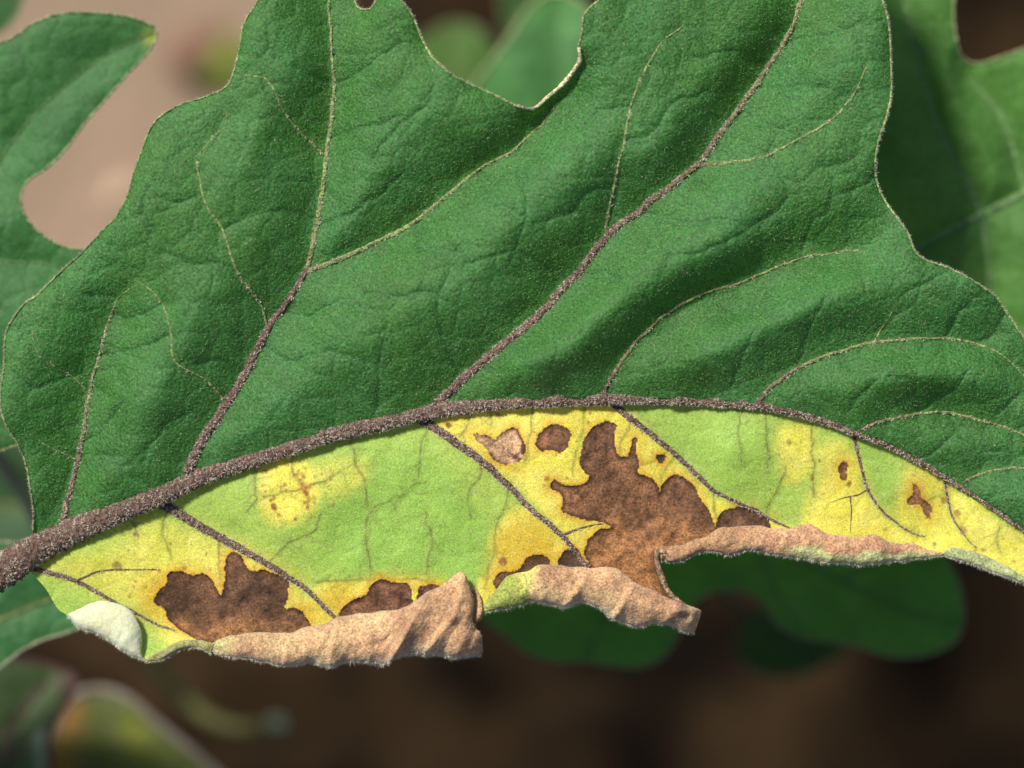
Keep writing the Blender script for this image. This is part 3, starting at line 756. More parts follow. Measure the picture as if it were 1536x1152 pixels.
    def vein(name, pts, r0, r1, parent, purple, lift=0.15, radii=None, n=10, fuzz=0.0, endcol=OLV, seed=1, flat=0.85):
        p = resample(pts, 3.0)
        m = len(p)
        rad = np.linspace(r0, r1, m) if radii is None else np.interp(np.linspace(0, 1, m), radii[0], radii[1])
        w = np.stack([vnoise(p[:, 0], p[:, 1], 16, seed), vnoise(p[:, 0], p[:, 1], 16, seed + 9)], 1)
        p = p + w * min(2.2, 0.8 * r0)
        zz = R.sample(Z, p[:, 0], p[:, 1])
        ker = np.ones(7) / 7
        zz = np.convolve(np.pad(zz, 3, mode='edge'), ker, 'valid')
        path = to_world(p[:, 0], p[:, 1], zz + rad * lift)
        v, q, tt = tube(path, rad * S, n=n, flat=flat, rough=0.10, seed=seed)
        f = smooth(purple - 0.25, purple + 0.25, tt + 0.15 * np.repeat(vnoise(p[:, 0], p[:, 1], 14, seed + 3), n))[:, None]
        c = PUR * (1 - f) + endcol * f
        o = mesh_obj(name, v, q, M_vein, parent, col=c)
        if fuzz:
            arc = 2 * rad.sum() * 3.0
            k = int(arc * fuzz)
            i = rr.choice(m, k, p=rad / rad.sum())
            a = rr.uniform(0.02 * math.pi, 0.98 * math.pi, k)
            tdir = np.gradient(path, axis=0); tdir /= np.linalg.norm(tdir, axis=1)[:, None]
            sd_ = np.cross(tdir, np.array([0, 0, 1.0])); sd_ /= np.linalg.norm(sd_, axis=1)[:, None]
            N = np.cos(a)[:, None] * sd_[i] + np.sin(a)[:, None] * np.array([0, 0, 1.0])
            hp.append(path[i] + N * (rad[i] * S * 0.95)[:, None] * np.array([1, 1, flat]) + tdir[i] * rr.uniform(-1.5, 1.5, k)[:, None] * S); hn.append(N)
        return o
    mr = np.array(MIDRIB, float)
    acc = np.concatenate([[0], np.cumsum(np.linalg.norm(np.diff(mr[:, :2], axis=0), axis=1))]); acc /= acc[-1]
    midrib = vein('midrib', [p[:2] for p in MIDRIB], 0, 0, root, 1.25, lift=0.25, radii=(acc, mr[:, 2]), n=16, fuzz=0.20, seed=3, flat=0.7)
    for k, (pts, r0, r1, purple, subs) in enumerate(LATERAL):
        lv = vein('lateral_vein', pts, r0 * 0.92, r1 * 0.8, root, purple, fuzz=0.13 if k not in (3, 4, 5, 6) else 0.05, seed=20 + k, lift=-0.1, flat=0.62)
        for j, (sp, a, b) in enumerate(subs):
            lowside = k >= 7
            vein('side_vein', sp, a * (1.12 if a > 1.7 else 0.9), b * (1.1 if a > 1.7 else 0.8), lv, 0.0 if not lowside else 0.6, n=7, seed=60 + 7 * k + j, fuzz=0.04, endcol=YEL if not lowside else np.array([0.2, 0.17, 0.05]), lift=-0.1, flat=0.6)
    # margin rim of the healthy edge and of the tear
    def rim(name, line, rad, c0, parent, seed, lift=0.0):
        p = resample(line, 2.6)
        zz = R.sample(Z, p[:, 0], p[:, 1])
        rv = rad * (1 + 0.5 * fbm(p[:, 0], p[:, 1], 14, seed, 2))
        v, q, tt = tube(to_world(p[:, 0], p[:, 1], zz + lift), rv * S, n=8, rough=0.08, seed=seed)
        nn = np.repeat(fbm(p[:, 0], p[:, 1], 40, seed + 2), 8)[:, None]
        return mesh_obj(name, v, q, M_vein, parent, col=np.array(c0) * (1 + 0.8 * nn))
    rim('margin', UPPER, 1.5, (0.25, 0.31, 0.115), root, 5)
    rim('margin', [(775, 163), (799, 166), (822, 147), (845, 128), (862, 107), (869, 95), (867, 77)], 3.0, (0.55, 0.50, 0.27), root, 8, 1.0)
    rim('margin', [(1020, 837), (1004, 838), (988, 822), (983, 832), (986, 848), (998, 880), (1017, 901), (1035, 912)], 3.6, (0.48, 0.30, 0.17), root, 9, 1.5)
    # ---- rolled margins: the underside comes up over the fold and ends in a free edge above the blade
    def roll(name, fold, edge, height, colfun, seed, mat=None, ridges=(), wob=3.0, th=150, label=None, fuzz=0.035, lift=1.0, wrinkle=1.0):
        f = resample(fold, 2.5); e0 = resample(edge, 2.5)
        n = max(len(f), len(e0)); m = 26
        def res(p):
            s = np.linspace(0, 1, len(p)); t = np.linspace(0, 1, n)
            return np.stack([np.interp(t, s, p[:, 0]), np.interp(t, s, p[:, 1])], 1)
        f = res(f); e = res(e0)
        zf = R.sample(Z, f[:, 0], f[:, 1]); ze = R.sample(Z, e[:, 0], e[:, 1])
        T = np.linspace(0, math.radians(th), m); cm = 1 - math.cos(math.radians(th))
        fr = (1 - np.cos(T)) / cm; hz = np.sin(T)
        wd = np.linalg.norm(e - f, axis=1)
        tt_ = np.linspace(0, 1, n)
        H = np.minimum(wd * 0.55, height) * (0.3 + 0.7 * smooth(0, 0.08, tt_) * smooth(1, 0.96, tt_))
        P = f[:, None, :] + (e - f)[:, None, :] * fr[None, :, None]
        ends = smooth(0, 0.05, np.linspace(0, 1, n)) * smooth(1, 0.95, np.linspace(0, 1, n))
        zz = zf[:, None] * (1 - fr) + ze[:, None] * fr + H[:, None] * hz[None, :] + lift * 2.0 * fr[None, :]
        x, y = P[..., 0], P[..., 1]
        wv = 5.5 * wrinkle * fbm(x, y, 30, seed, 3) + 3.0 * wrinkle * fbm(x, y, 8, seed + 4, 2)
        zz = zz + wv * (0.35 + 0.65 * hz[None, :])
        for a, b, h, w in ridges:          # raised creases across the roll
            a = np.array(a, float); b = np.array(b, float); u = b - a; LL = np.linalg.norm(u); u /= LL
            t = (x - a[0]) * u[0] + (y - a[1]) * u[1]; s = -(x - a[0]) * u[1] + (y - a[1]) * u[0]
            s = s + 4 * vnoise(x, y, 16, seed + 8)
            prof = np.where(s > 0, np.exp(-s / (w * 3.2)), np.exp(s / w))
            zz = zz + h * prof * smooth(-10, 6, t) * smooth(LL + 10, LL - 6, t)
        # the outline itself wobbles a little
        nrm = (e - f) / (wd[:, None] + 1e-6)
        P = P + nrm[:, None, :] * (wob * fbm(f[:, 0], f[:, 1], 13, seed + 2, 2))[:, None, None] * np.abs(1 - 2 * fr)[None, :, None]
        Wd = to_world(P[..., 0], P[..., 1], zz)
        idx = np.arange(n * m).reshape(n, m)
        q = np.stack([idx[:-1, :-1], idx[1:, :-1], idx[1:, 1:], idx[:-1, 1:]], -1).reshape(-1, 4)
        c = colfun(x, y, fr[None, :] + 0 * x)
        o = mesh_obj(name, Wd.reshape(-1, 3), q, mat or M_curl, root, col=c.reshape(-1, 3), label=label)
        md = o.modifiers.new('thickness', 'SOLIDIFY'); md.thickness = 0.00030; md.offset = 0
        # hair of the underside
        gx = np.gradient(Wd, axis=0); gy = np.gradient(Wd, axis=1)
        N = np.cross(gx, gy); N /= np.linalg.norm(N, axis=2)[..., None] + 1e-12
        N[N[..., 2] < 0] *= -1
        k = int(wd.sum() * 2.5 * fuzz * 3)
        i = rr.integers(0, n, k); j = np.minimum((m * rr.uniform(0, 1, k) ** 1.1).astype(int), m - 1)
        edgepts = int(n * 7)
        i2 = rr.integers(0, n, edgepts); j2 = rr.integers(0, 5, edgepts)
        out = np.concatenate([-nrm * np.array([1, -1]), np.zeros((n, 1))], 1)
        hairs('fuzz', Wd[i, j], N[i, j], 2, 3.0 * S, 0.5 * S, M_hair, o, 1.0, seed)
        hairs('fringe', Wd[i2, j2], out[i2] + 0.5 * N[i2, j2], 2, 4.6 * S, 0.55 * S, M_wool, o, 0.6, seed + 1)
        i3 = rr.integers(0, n, n // 2)
        return o
    TAN = np.array([0.56, 0.330, 0.170]); TAN2 = np.array([0.36, 0.200, 0.110]); PALE = np.array([0.50, 0.52, 0.33])
    def c_tan(x, y, fr):
        k = np.clip(0.35 + 1.6 * fbm(x, y, 34, 101), 0, 1)[..., None]
        c = TAN * (1 - k) + TAN2 * k
        y2 = np.clip(1.5 * fbm(x, y, 70, 104) + 0.1, 0, 0.6)[..., None]
        c = c * (1 - y2) + np.array([0.56, 0.40, 0.20]) * y2
        g = smooth(0.22, 0.0, fr)[..., None] * 0.45
        return c * (1 - g) + np.array([0.45, 0.42, 0.33]) * g
    def c_roll1(x, y, fr):
        c = c_tan(x, y, fr)
        k = smooth(375, 322, x + 16 * fbm(x, y, 20, 106))[..., None]
        return c * (1 - k) + np.array([0.38, 0.36, 0.15]) * k
    def c_roll2(x, y, fr):
        c = c_tan(x, y, fr)
        k = smooth(812, 792, x + 26 * fbm(x, y, 30, 107))[..., None]
        yl = np.array([0.58, 0.52, 0.13]); gr = np.array([0.30, 0.34, 0.07])
        g = smooth(-0.15, 0.25, fbm(x, y, 36, 109) + 0.004 * (760 - x))[..., None]
        return c * (1 - k) + (yl * (1 - g) + gr * g) * k
    def c_roll3(x, y, fr):
        c = c_tan(x, y, fr) * np.array([1.0, 0.92, 0.95])
        bn = smooth(1170, 1100, x + 40 * fbm(x, y, 30, 111))[..., None] * 0.6
        c = c * (1 - bn) + np.array([0.33, 0.18, 0.085]) * bn
        k = (smooth(0.50, 0.36, fr + 0.25 * fbm(x, y, 26, 113)) * smooth(1160, 1200, x))[..., None]
        return c * (1 - k) + np.array([0.44, 0.44, 0.19]) * k
    def c_pale(x, y, fr):
        k = np.clip(0.4 + 1.2 * fbm(x, y, 30, 117), 0, 1)[..., None]
        c = np.array([0.60, 0.59, 0.36]) * (1 - k) + np.array([0.50, 0.55, 0.38]) * k
        return c
    def c_green(x, y, fr):
        k = np.clip(0.5 + fbm(x, y, 20, 119), 0, 1)[..., None]
        return np.array([0.40, 0.44, 0.20]) * (1 - k) + np.array([0.28, 0.31, 0.14]) * k
    def c_olive(x, y, fr):
        k = np.clip(0.5 + fbm(x, y, 20, 121), 0, 1)[..., None]
        return np.array([0.34, 0.32, 0.12]) * (1 - k) + np.array([0.25, 0.24, 0.10]) * k
    roll('rolled_margin', [(219, 989), (200, 982), (175, 966), (147, 949), (125, 941), (103, 924)], [(211, 982), (213, 958), (209, 936), (199, 920), (178, 906), (156, 901), (134, 906), (112, 918), (103, 922)][:9],
         26, c_pale, 131, M_pale, label='white woolly underside folded over the margin', th=140, wrinkle=0.5, fuzz=0.06)
    roll('rolled_margin', [(318, 978), (300, 970), (283, 970), (266, 975), (244, 987), (222, 990)], [(322, 966), (304, 961), (285, 960), (268, 963), (248, 974), (226, 985)], 8, c_olive, 141, wob=1.5, label='narrow olive fold of the margin')
    roll('rolled_margin', [(318, 972), (333, 981), (383, 987), (430, 996), (467, 992), (497, 999), (512, 993), (545, 991), (579, 996), (592, 984), (629, 979), (659, 981), (689, 984), (722, 979)],
         [(318, 966), (338, 957), (367, 950), (408, 948), (434, 949), (460, 940), (486, 936), (505, 927), (525, 922), (565, 917), (600, 912), (620, 903), (640, 888), (664, 876), (684, 861), (694, 856), (702, 868), (707, 886), (709, 906), (708, 924), (713, 940), (721, 950), (724, 974)],
         34, c_roll1, 151, ridges=[((584, 996), (640, 892), 13, 3), ((642, 972), (684, 918), 10, 3), ((684, 918), (697, 862), 9, 3), ((497, 998), (508, 930), 7, 2.5), ((556, 992), (552, 935), 5, 2.5), ((430, 994), (436, 952), 6, 2.5), ((660, 980), (690, 930), -6, 8)],
         label='tan dry roll of the margin ending in a peak')
    roll('rolled_margin', [(722, 918), (742, 912), (779, 906), (802, 900), (825, 906), (849, 909), (869, 902), (895, 909), (919, 926), (942, 936), (962, 939), (985, 932), (1009, 936), (1022, 944), (1041, 947)],
         [(722, 912), (745, 882), (763, 863), (791, 856), (809, 848), (837, 848), (860, 850), (886, 852), (921, 851), (939, 864), (956, 876), (978, 885), (999, 894), (1013, 899), (1051, 914)],
         30, c_roll2, 161, ridges=[((846, 908), (880, 860), 8, 3), ((918, 925), (948, 876), 11, 3), ((985, 935), (1012, 912), 8, 3), ((1012, 912), (1046, 914), 8, 3)], label='tan dry roll of the margin, yellow at one end')
    roll('rolled_margin', [(990, 840), (1024, 839), (1054, 824), (1091, 831), (1124, 824), (1164, 831), (1224, 841), (1297, 846), (1344, 841), (1391, 834), (1414, 831)],
         [(990, 820), (1020, 818), (1044, 809), (1058, 804), (1080, 793), (1104, 790), (1134, 789), (1157, 793), (1184, 793), (1211, 787), (1241, 801), (1271, 806), (1311, 803), (1334, 815), (1364, 816), (1401, 827), (1414, 829)],
         20, c_roll3, 171, ridges=[((1240, 842), (1250, 800), 6, 3), ((1165, 831), (1180, 795), 4, 3)], label='long pinkish brown roll of the margin')
    roll('rolled_margin', [(1416, 832), (1441, 840), (1491, 857), (1536, 875), (1610, 907)], [(1416, 828), (1431, 823), (1474, 833), (1507, 849), (1545, 872), (1610, 903)], 8, c_green, 181, wob=1.2, label='pale green fold of the margin near the tip')
    # dry flap beside the peak of the first roll
    roll('rolled_margin', [(707, 936), (712, 920), (714, 905), (712, 893), (706, 884)], [(722, 926), (723, 912), (722, 902), (719, 892), (712, 880)], 6, c_tan, 191, wob=1.0, fuzz=0.02)
    # ---- hair
    hairs('vein_hair', np.vstack(hp), np.vstack(hn), 4, 3.6 * S, 0.9 * S, M_hair, midrib, 1.4, 31)
    # margin hair
    p = up_line; tdir = np.gradient(p, axis=0); tdir /= np.linalg.norm(tdir, axis=1)[:, None]
    out = np.stack([tdir[:, 1], -tdir[:, 0]], 1)
    i = rr.integers(0, len(p), 8000)
    pos = to_world(p[i, 0], p[i, 1], R.sample(Z, p[i, 0], p[i, 1]) + 0.5)
    nn = np.concatenate([out[i] * np.array([1, -1]), rr.uniform(0, 1.0, (len(i), 1))], 1)
    hairs('margin_hair', pos, nn, 1, 3.6 * S, 0.6 * S, M_hair, blade, 0.6, 33)
    # blade hair: small stars standing on the skin
    k = 130000
    x = rr.uniform(0, 1560, k); y = rr.uniform(-100, 990, k)
    ok = (R.sample(sdist, x, y) < -4) & (R.sample((les_id > 0).astype(float), x, y) < 0.2)
    x, y = x[ok], y[ok]
    low = R.sample(F['lower'].astype(float), x, y) > 0.5
    sel = ~low
    pos = to_world(x, y, R.sample(Z, x, y) + 0.2)
    N = np.tile([0, 0, 1.0], (len(x), 1))
    hairs('blade_hair', pos[sel], N[sel], 2, 2.0 * S, 0.55 * S, M_hair_blade, blade, 1.2, 35)
    pick = rr.uniform(size=len(x)) < 0.004
    hairs('blade_hair', pos[pick] , N[pick], 5, 2.4 * S, 0.7 * S, M_hair, blade, 1.2, 36)
    sel = low & (rr.uniform(size=len(x)) < 0.5)
    m2 = mat_surface('fine_yellow_hair', attr=False, color=(0.62, 0.62, 0.30), rough=0.6, spec=0.3, grain=0.05, bump=0.0)
    hairs('blade_hair', pos[sel], N[sel], 2, 2.6 * S, 0.55 * S, m2, blade, 1.2, 37)
    return root
build_main_leaf()

# ------------------------------------------------------------------ the other leaves
def simple_leaf(name, label, Z, outline, midrib, laterals, col, col2, step=5, tilt=(0, 0), bulge=22, margin=(0.22, 0.26, 0.11), mrad=2.2, vcol=(0.16, 0.2, 0.07), seed=1, ruff=10,
                vr=(8, 3), lr=(4, 1.5), group=None, extra=None, drop=None, hair=0):
    base = at(midrib[0][0], midrib[0][1], Z)
    root = thing(name, label, 'leaf', tuple(base), group)
    ol = resample(outline, 4, True)
    x0, y0 = ol.min(0) - 12; x1, y1 = ol.max(0) + 12
    R = Raster(x0, y0, x1, y1, step)
    X, Y = R.X, R.Y
    sdist, qx, qy = R.signed(ol, 60, near=True)
    mid = resample(midrib, 8)
    lat = [resample(l, 8) for l in laterals]
    d = R.line_dist([mid] + lat, 160)
    z = bulge * (1 - np.exp(-(d / 50) ** 1.2)) + ruff * fbm(X, Y, 120, seed, 3) - 8 * np.exp(-np.abs(sdist) / 20)
    z += tilt[0] * (X - midrib[0][0]) + tilt[1] * (Y - midrib[0][1])
    wx = X + 8 * fbm(X, Y, 50, seed + 3); dn = cell_edges(wx, Y, 40, seed)
    z += 1.8 * (1 - np.exp(-dn / 5))
    if drop: z += drop(X, Y)
    snap = np.abs(sdist) < 0.62 * R.g
    px, py = X.copy(), Y.copy(); px[snap] = qx[snap]; py[snap] = qy[snap]
    tri = grid_faces(R, sdist < 0.62 * R.g, np.abs(sdist))
    cx = px.ravel()[tri].mean(1); cy = py.ravel()[tri].mean(1)
    tri = tri[R.sample(sdist, cx, cy) < 0.6]
    n = np.clip(0.5 + 1.2 * fbm(X, Y, 90, seed + 7), 0, 1)[..., None]
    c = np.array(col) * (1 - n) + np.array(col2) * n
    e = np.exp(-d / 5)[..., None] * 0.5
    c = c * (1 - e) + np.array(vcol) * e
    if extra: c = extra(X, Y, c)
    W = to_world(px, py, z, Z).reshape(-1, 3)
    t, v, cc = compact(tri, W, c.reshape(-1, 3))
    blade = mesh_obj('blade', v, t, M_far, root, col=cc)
    def vein(nm, pts, r0, r1, parent):
        p = resample(pts, 6)
        zz = R.sample(z, p[:, 0], p[:, 1])
        inside = R.sample(sdist, p[:, 0], p[:, 1])
        v, q, tt = tube(to_world(p[:, 0], p[:, 1], zz + 0.1 * r0, Z), np.linspace(r0, r1, len(p)) * S, n=8, flat=0.8, rough=0.03, seed=seed)
        return mesh_obj(nm, v, q, M_vein, parent, col=np.array(vcol) * np.ones((len(v), 1)))
    vein('midrib', midrib, vr[0], vr[1], root)
    for l in laterals:
        vein('lateral_vein', l, lr[0], lr[1], root)
    p = np.vstack([ol, ol[:1]])
    zz = R.sample(z, p[:, 0], p[:, 1])
    v, q, tt = tube(to_world(p[:, 0], p[:, 1], zz, Z), np.full(len(p), mrad * S), n=6)
    mg = mesh_obj('margin', v, q, M_vein, root, col=np.array(margin) * np.ones((len(v), 1)))
    if hair:
        r = np.random.default_rng(seed)
        i = r.integers(0, len(ol), hair)
        td = np.gradient(ol, axis=0); td /= np.linalg.norm(td, axis=1)[:, None]
        ctr = ol.mean(0)
        o2 = np.stack([td[:, 1], -td[:, 0]], 1)
        area = 0.5 * np.sum(ol[:, 0] * np.roll(ol[:, 1], -1) - np.roll(ol[:, 0], -1) * ol[:, 1])
        if area < 0: o2 = -o2
        nn = np.concatenate([o2[i] * np.array([1, -1]), np.full((hair, 1), 0.5)], 1)
        hairs('margin_hair', to_world(ol[i, 0], ol[i, 1], R.sample(z, ol[i, 0], ol[i, 1]), Z), nn, 2, 3.6 * S, 0.6 * S, M_hair, mg, 0.7, seed)
    return root

def petiole(root, pts, rad, col):
    """pts: (px, py, z metres)"""
    w = np.array([at(*p) for p in pts])
    w = resample(w, 0.004)
    v, q, tt = tube(w, np.linspace(rad * S, rad * 1.4 * S, len(w)), n=8, rough=0.03)
    return mesh_obj('petiole', v, q, M_stem, root, col=np.array(col) * np.ones((len(v), 1)))

G1, G2 = (0.040, 0.135, 0.034), (0.050, 0.165, 0.055)
lf = simple_leaf('eggplant_leaf', 'pointed green leaf close behind the sick leaf, beside the tan earth', -0.010,
    [(-250, 150), (-100, 85), (0, 62), (50, 32), (100, 18), (170, 20), (215, 31), (233, 46), (222, 75), (195, 105), (165, 140), (130, 180), (100, 222), (70, 252), (42, 270), (31, 290),
     (33, 312), (48, 338), (72, 358), (100, 371), (130, 375), (180, 384), (215, 420), (225, 480), (180, 560), (120, 620), (60, 652), (25, 668), (-60, 690), (-160, 640), (-260, 540), (-320, 350)],
    [(-190, 720), (-130, 560), (-70, 380), (0, 236), (40, 182), (75, 146), (150, 85), (228, 48)], [[(-70, 380), (0, 390), (80, 400), (180, 440)], [(-110, 500), (-40, 540), (60, 580)], [(0, 236), (-60, 170), (-130, 130)], [(-70, 380), (-160, 330), (-250, 300)]],
    (0.034, 0.120, 0.032), (0.046, 0.155, 0.042), step=3.5, tilt=(0.05, 0.06), seed=12, vr=(3, 0.8), lr=(1.6, .7), mrad=1.8, margin=(0.25, 0.27, 0.12), vcol=(0.075, 0.16, 0.055), hair=2200,
    extra=lambda X, Y, c: c * (1 - 0.75 * np.exp(-(((X - 226) / 14) ** 2 + ((Y - 56) / 14) ** 2)))[..., None] + np.array([0.30, 0.33, 0.05]) * (0.75 * np.exp(-(((X - 226) / 14) ** 2 + ((Y - 56) / 14) ** 2)))[..., None])
petiole(lf, [(-190, 720, -0.013), (-240, 850, -0.03), (-300, 960, -0.06)], 6, (0.12, 0.07, 0.06))
lf = simple_leaf('eggplant_leaf', 'smooth green leaf showing under the petiole of the sick leaf', -0.022,
    [(-240, 900), (-120, 850), (-20, 815), (60, 822), (110, 860), (140, 905), (148, 930), (128, 939), (95, 950), (60, 961), (30, 977), (0, 1001), (-40, 1032), (-120, 1060), (-220, 1020), (-270, 960)],
    [(-290, 985), (-150, 965), (-60, 950), (0, 930), (60, 905), (135, 880)], [[(-60, 950), (-10, 980)], [(-60, 950), (-20, 890)]], (0.034, 0.125, 0.040), (0.046, 0.150, 0.050), step=3.5, seed=22, vr=(5, 1.5), lr=(2, 1), mrad=1.8, margin=(0.3, 0.34, 0.2), bulge=14, hair=1600)
petiole(lf, [(-290, 985, -0.024), (-320, 990, -0.04)], 6, (0.12, 0.07, 0.06))
lf = simple_leaf('eggplant_leaf', 'large green leaf behind, with a pale midrib and a deep notch', -0.029,
    [(1270, -170), (1390, -140), (1424, -40), (1424, 30), (1434, 82), (1460, 98), (1500, 88), (1545, 70), (1630, 30), (1750, 20), (1850, 160), (1880, 400), (1780, 600), (1620, 640), (1500, 590), (1400, 520), (1320, 430), (1250, 300), (1210, 100)],
    [(1900, 60), (1700, 195), (1610, 245), (1536, 290), (1450, 332), (1370, 372), (1300, 410)], [[(1536, 290), (1500, 180), (1450, 120)], [(1470, 322), (1400, 180), (1350, 0), (1340, -100)], [(1610, 245), (1640, 400), (1620, 550)], [(1470, 322), (1480, 440), (1460, 530)]],
    (0.062, 0.165, 0.030), (0.075, 0.190, 0.038), seed=32, vr=(9, 5), lr=(3, 2), vcol=(0.15, 0.27, 0.10), bulge=42, ruff=16, tilt=(-0.075, -0.03))
petiole(lf, [(1900, 60, -0.029), (2080, -20, -0.06), (2200, 0, -0.12)], 9, (0.14, 0.12, 0.06))
lf = simple_leaf('eggplant_leaf', 'shaded dark green leaf with two rounded lobes below the rolled margin', -0.046,
    [(690, 870), (722, 925), (755, 950), (790, 978), (830, 992), (870, 992), (920, 998), (960, 1000), (995, 985), (1015, 955), (1030, 925), (1045, 900), (1065, 889), (1100, 885), (1130, 893), (1150, 912), (1165, 935), (1200, 955),
     (1250, 962), (1290, 970), (1330, 983), (1370, 985), (1410, 975), (1438, 955), (1446, 920), (1440, 880), (1425, 845), (1400, 800), (1350, 740), (1200, 690), (1000, 660), (850, 690), (740, 790)],
    [(1000, 600), (1060, 700), (1150, 800), (1260, 870), (1370, 920), (1440, 935)], [[(1060, 700), (980, 800), (920, 900), (880, 985)], [(1150, 800), (1150, 860), (1200, 940)], [(1260, 870), (1330, 840), (1390, 830)]],
    (0.062, 0.200, 0.030), (0.075, 0.225, 0.036), seed=42, vr=(4, 1.5), lr=(2, 1), margin=(0.16, 0.19, 0.09), bulge=18, vcol=(0.06, 0.15, 0.05))
petiole(lf, [(1000, 600, -0.046), (960, 480, -0.07), (900, 400, -0.12), (860, 380, -0.205)], 9, (0.14, 0.10, 0.06))
lf = simple_leaf('eggplant_leaf', 'blurred green lobe with a pale edge seen through the notch', -0.066,
    [(690, 190), (712, 128), (742, 88), (772, 45), (798, 8), (828, -10), (858, -4), (885, 15), (915, 60), (960, 150), (985, 260), (900, 330), (760, 310), (690, 250)],
    [(860, 380), (850, 280), (838, 150), (832, 20)], [[(850, 250), (780, 190), (730, 150)], [(845, 210), (890, 150), (900, 90)]],
    (0.062, 0.180, 0.055), (0.075, 0.215, 0.060), seed=52, vr=(4, 2), lr=(2, 1), margin=(0.26, 0.34, 0.14), mrad=4, vcol=(0.08, 0.2, 0.06))
petiole(lf, [(860, 380, -0.066), (865, 400, -0.13), (860, 380, -0.205)], 8, (0.14, 0.10, 0.06))
lf = simple_leaf('eggplant_leaf', 'small out of focus olive green leaf low down in the notch', -0.115,
    [(600, 110), (640, 55), (680, 35), (722, 48), (745, 95), (745, 150), (700, 210), (640, 200)], [(700, 260), (690, 180), (680, 90), (678, 45)], [[(690, 150), (730, 110)], [(690, 170), (640, 120)]],
    (0.065, 0.150, 0.030), (0.085, 0.175, 0.035), seed=62, vr=(4, 2), lr=(2, 1))
petiole(lf, [(700, 260, -0.115), (720, 300, -0.15), (740, 330, -0.205)], 6, (0.14, 0.10, 0.06))
lf = simple_leaf('eggplant_leaf', 'blurred dark leaf tip beyond the pale edged lobe', -0.12, [(760, -60), (800, -80), (840, -60), (850, 0), (800, 45), (770, 60), (755, 10)], [(860, -90), (820, -30), (770, 50)], [], (0.03, 0.10, 0.025), (0.04, 0.12, 0.03), seed=66)
petiole(lf, [(860, -90, -0.12), (900, -130, -0.16), (930, -140, -0.205)], 6, (0.14, 0.10, 0.06))
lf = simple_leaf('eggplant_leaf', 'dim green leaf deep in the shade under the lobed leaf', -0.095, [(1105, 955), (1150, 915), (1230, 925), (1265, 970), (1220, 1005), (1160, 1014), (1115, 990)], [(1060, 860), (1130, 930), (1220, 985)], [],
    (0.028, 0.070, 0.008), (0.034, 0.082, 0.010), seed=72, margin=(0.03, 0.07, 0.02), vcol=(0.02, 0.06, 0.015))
petiole(lf, [(1060, 860, -0.095), (1000, 800, -0.15), (960, 760, -0.2)], 6, (0.14, 0.10, 0.06))
lf = simple_leaf('eggplant_leaf', 'dark leaf edge above the pointed leaf at the tan earth', -0.05, [(-120, -90), (10, -90), (34, -30), (30, 10), (12, 40), (-20, 55), (-120, 60)], [(-140, 0), (-60, -10), (25, -10)], [], (0.03, 0.10, 0.03), (0.04, 0.12, 0.035), seed=76)
petiole(lf, [(-140, 0, -0.05), (-240, 200, -0.08), (-320, 500, -0.1), (-345, 700, -0.12)], 6, (0.12, 0.07, 0.06))
# lower left: old drooping leaves
def olive_extra(X, Y, c):
    m = np.exp(-(((X - 108) / 22) ** 2 + ((Y - 1072) / 40) ** 2))[..., None] * 0.8 + np.exp(-(((X - 85) / 25) ** 2 + ((Y - 1150) / 50) ** 2))[..., None] * 0.6
    m = np.clip(m, 0, 0.9)
    c = c * (1 - m) + np.array([0.26, 0.12, 0.03]) * m
    y = np.clip(np.exp(-(((X - 205) / 26) ** 2 + ((Y - 1110) / 60) ** 2)) * 0.8, 0, 1)[..., None]
    return c * (1 - y) + np.array([0.20, 0.22, 0.03]) * y
lf = simple_leaf('eggplant_leaf', 'drooping olive leaf turning orange at one edge, low down and blurred', -0.075,
    [(70, 1130), (85, 1085), (108, 1046), (148, 1034), (195, 1047), (240, 1085), (300, 1136), (350, 1185), (380, 1260), (250, 1330), (100, 1310), (60, 1200)], [(300, 1380), (240, 1260), (190, 1150), (150, 1045)], [[(215, 1200), (280, 1160)], [(220, 1220), (130, 1150)]],
    (0.085, 0.110, 0.030), (0.11, 0.125, 0.035), seed=82, margin=(0.27, 0.22, 0.19), mrad=6, vcol=(0.14, 0.14, 0.05), extra=olive_extra)
petiole(lf, [(300, 1380, -0.075), (300, 1450, -0.12), (280, 1480, -0.205)], 8, (0.14, 0.10, 0.06))
def maroon_extra(X, Y, c):
    m = np.clip(np.exp(-((X - 62 - 0.1 * (Y - 1080)) / 14) ** 2) * smooth(1080, 1110, Y), 0, 0.8)[..., None]
    c = c * (1 - m) + np.array([0.22, 0.27, 0.21]) * m
    m = np.clip(np.exp(-(((X - 112) / 22) ** 2 + ((Y - 1025) / 20) ** 2)), 0, 0.7)[..., None]
    return c * (1 - m) + np.array([0.12, 0.05, 0.055]) * m
lf = simple_leaf('eggplant_leaf', 'dull green old leaf with a maroon rim under the smooth leaf', -0.055,
    [(-120, 1010), (-30, 985), (40, 990), (95, 1005), (118, 1022), (98, 1055), (80, 1085), (72, 1120), (75, 1160), (60, 1220), (-60, 1240), (-140, 1150)], [(-60, 1300), (0, 1180), (20, 1090), (70, 1020)], [[(5, 1150), (45, 1110)], [(15, 1110), (-50, 1060)]],
    (0.050, 0.085, 0.030), (0.065, 0.105, 0.040), seed=92, margin=(0.085, 0.035, 0.035), mrad=4, vcol=(0.09, 0.045, 0.04), extra=maroon_extra, bulge=30)
petiole(lf, [(-60, 1300, -0.055), (-120, 1340, -0.1), (-180, 1300, -0.15), (-230, 1250, -0.2)], 8, (0.12, 0.07, 0.06))

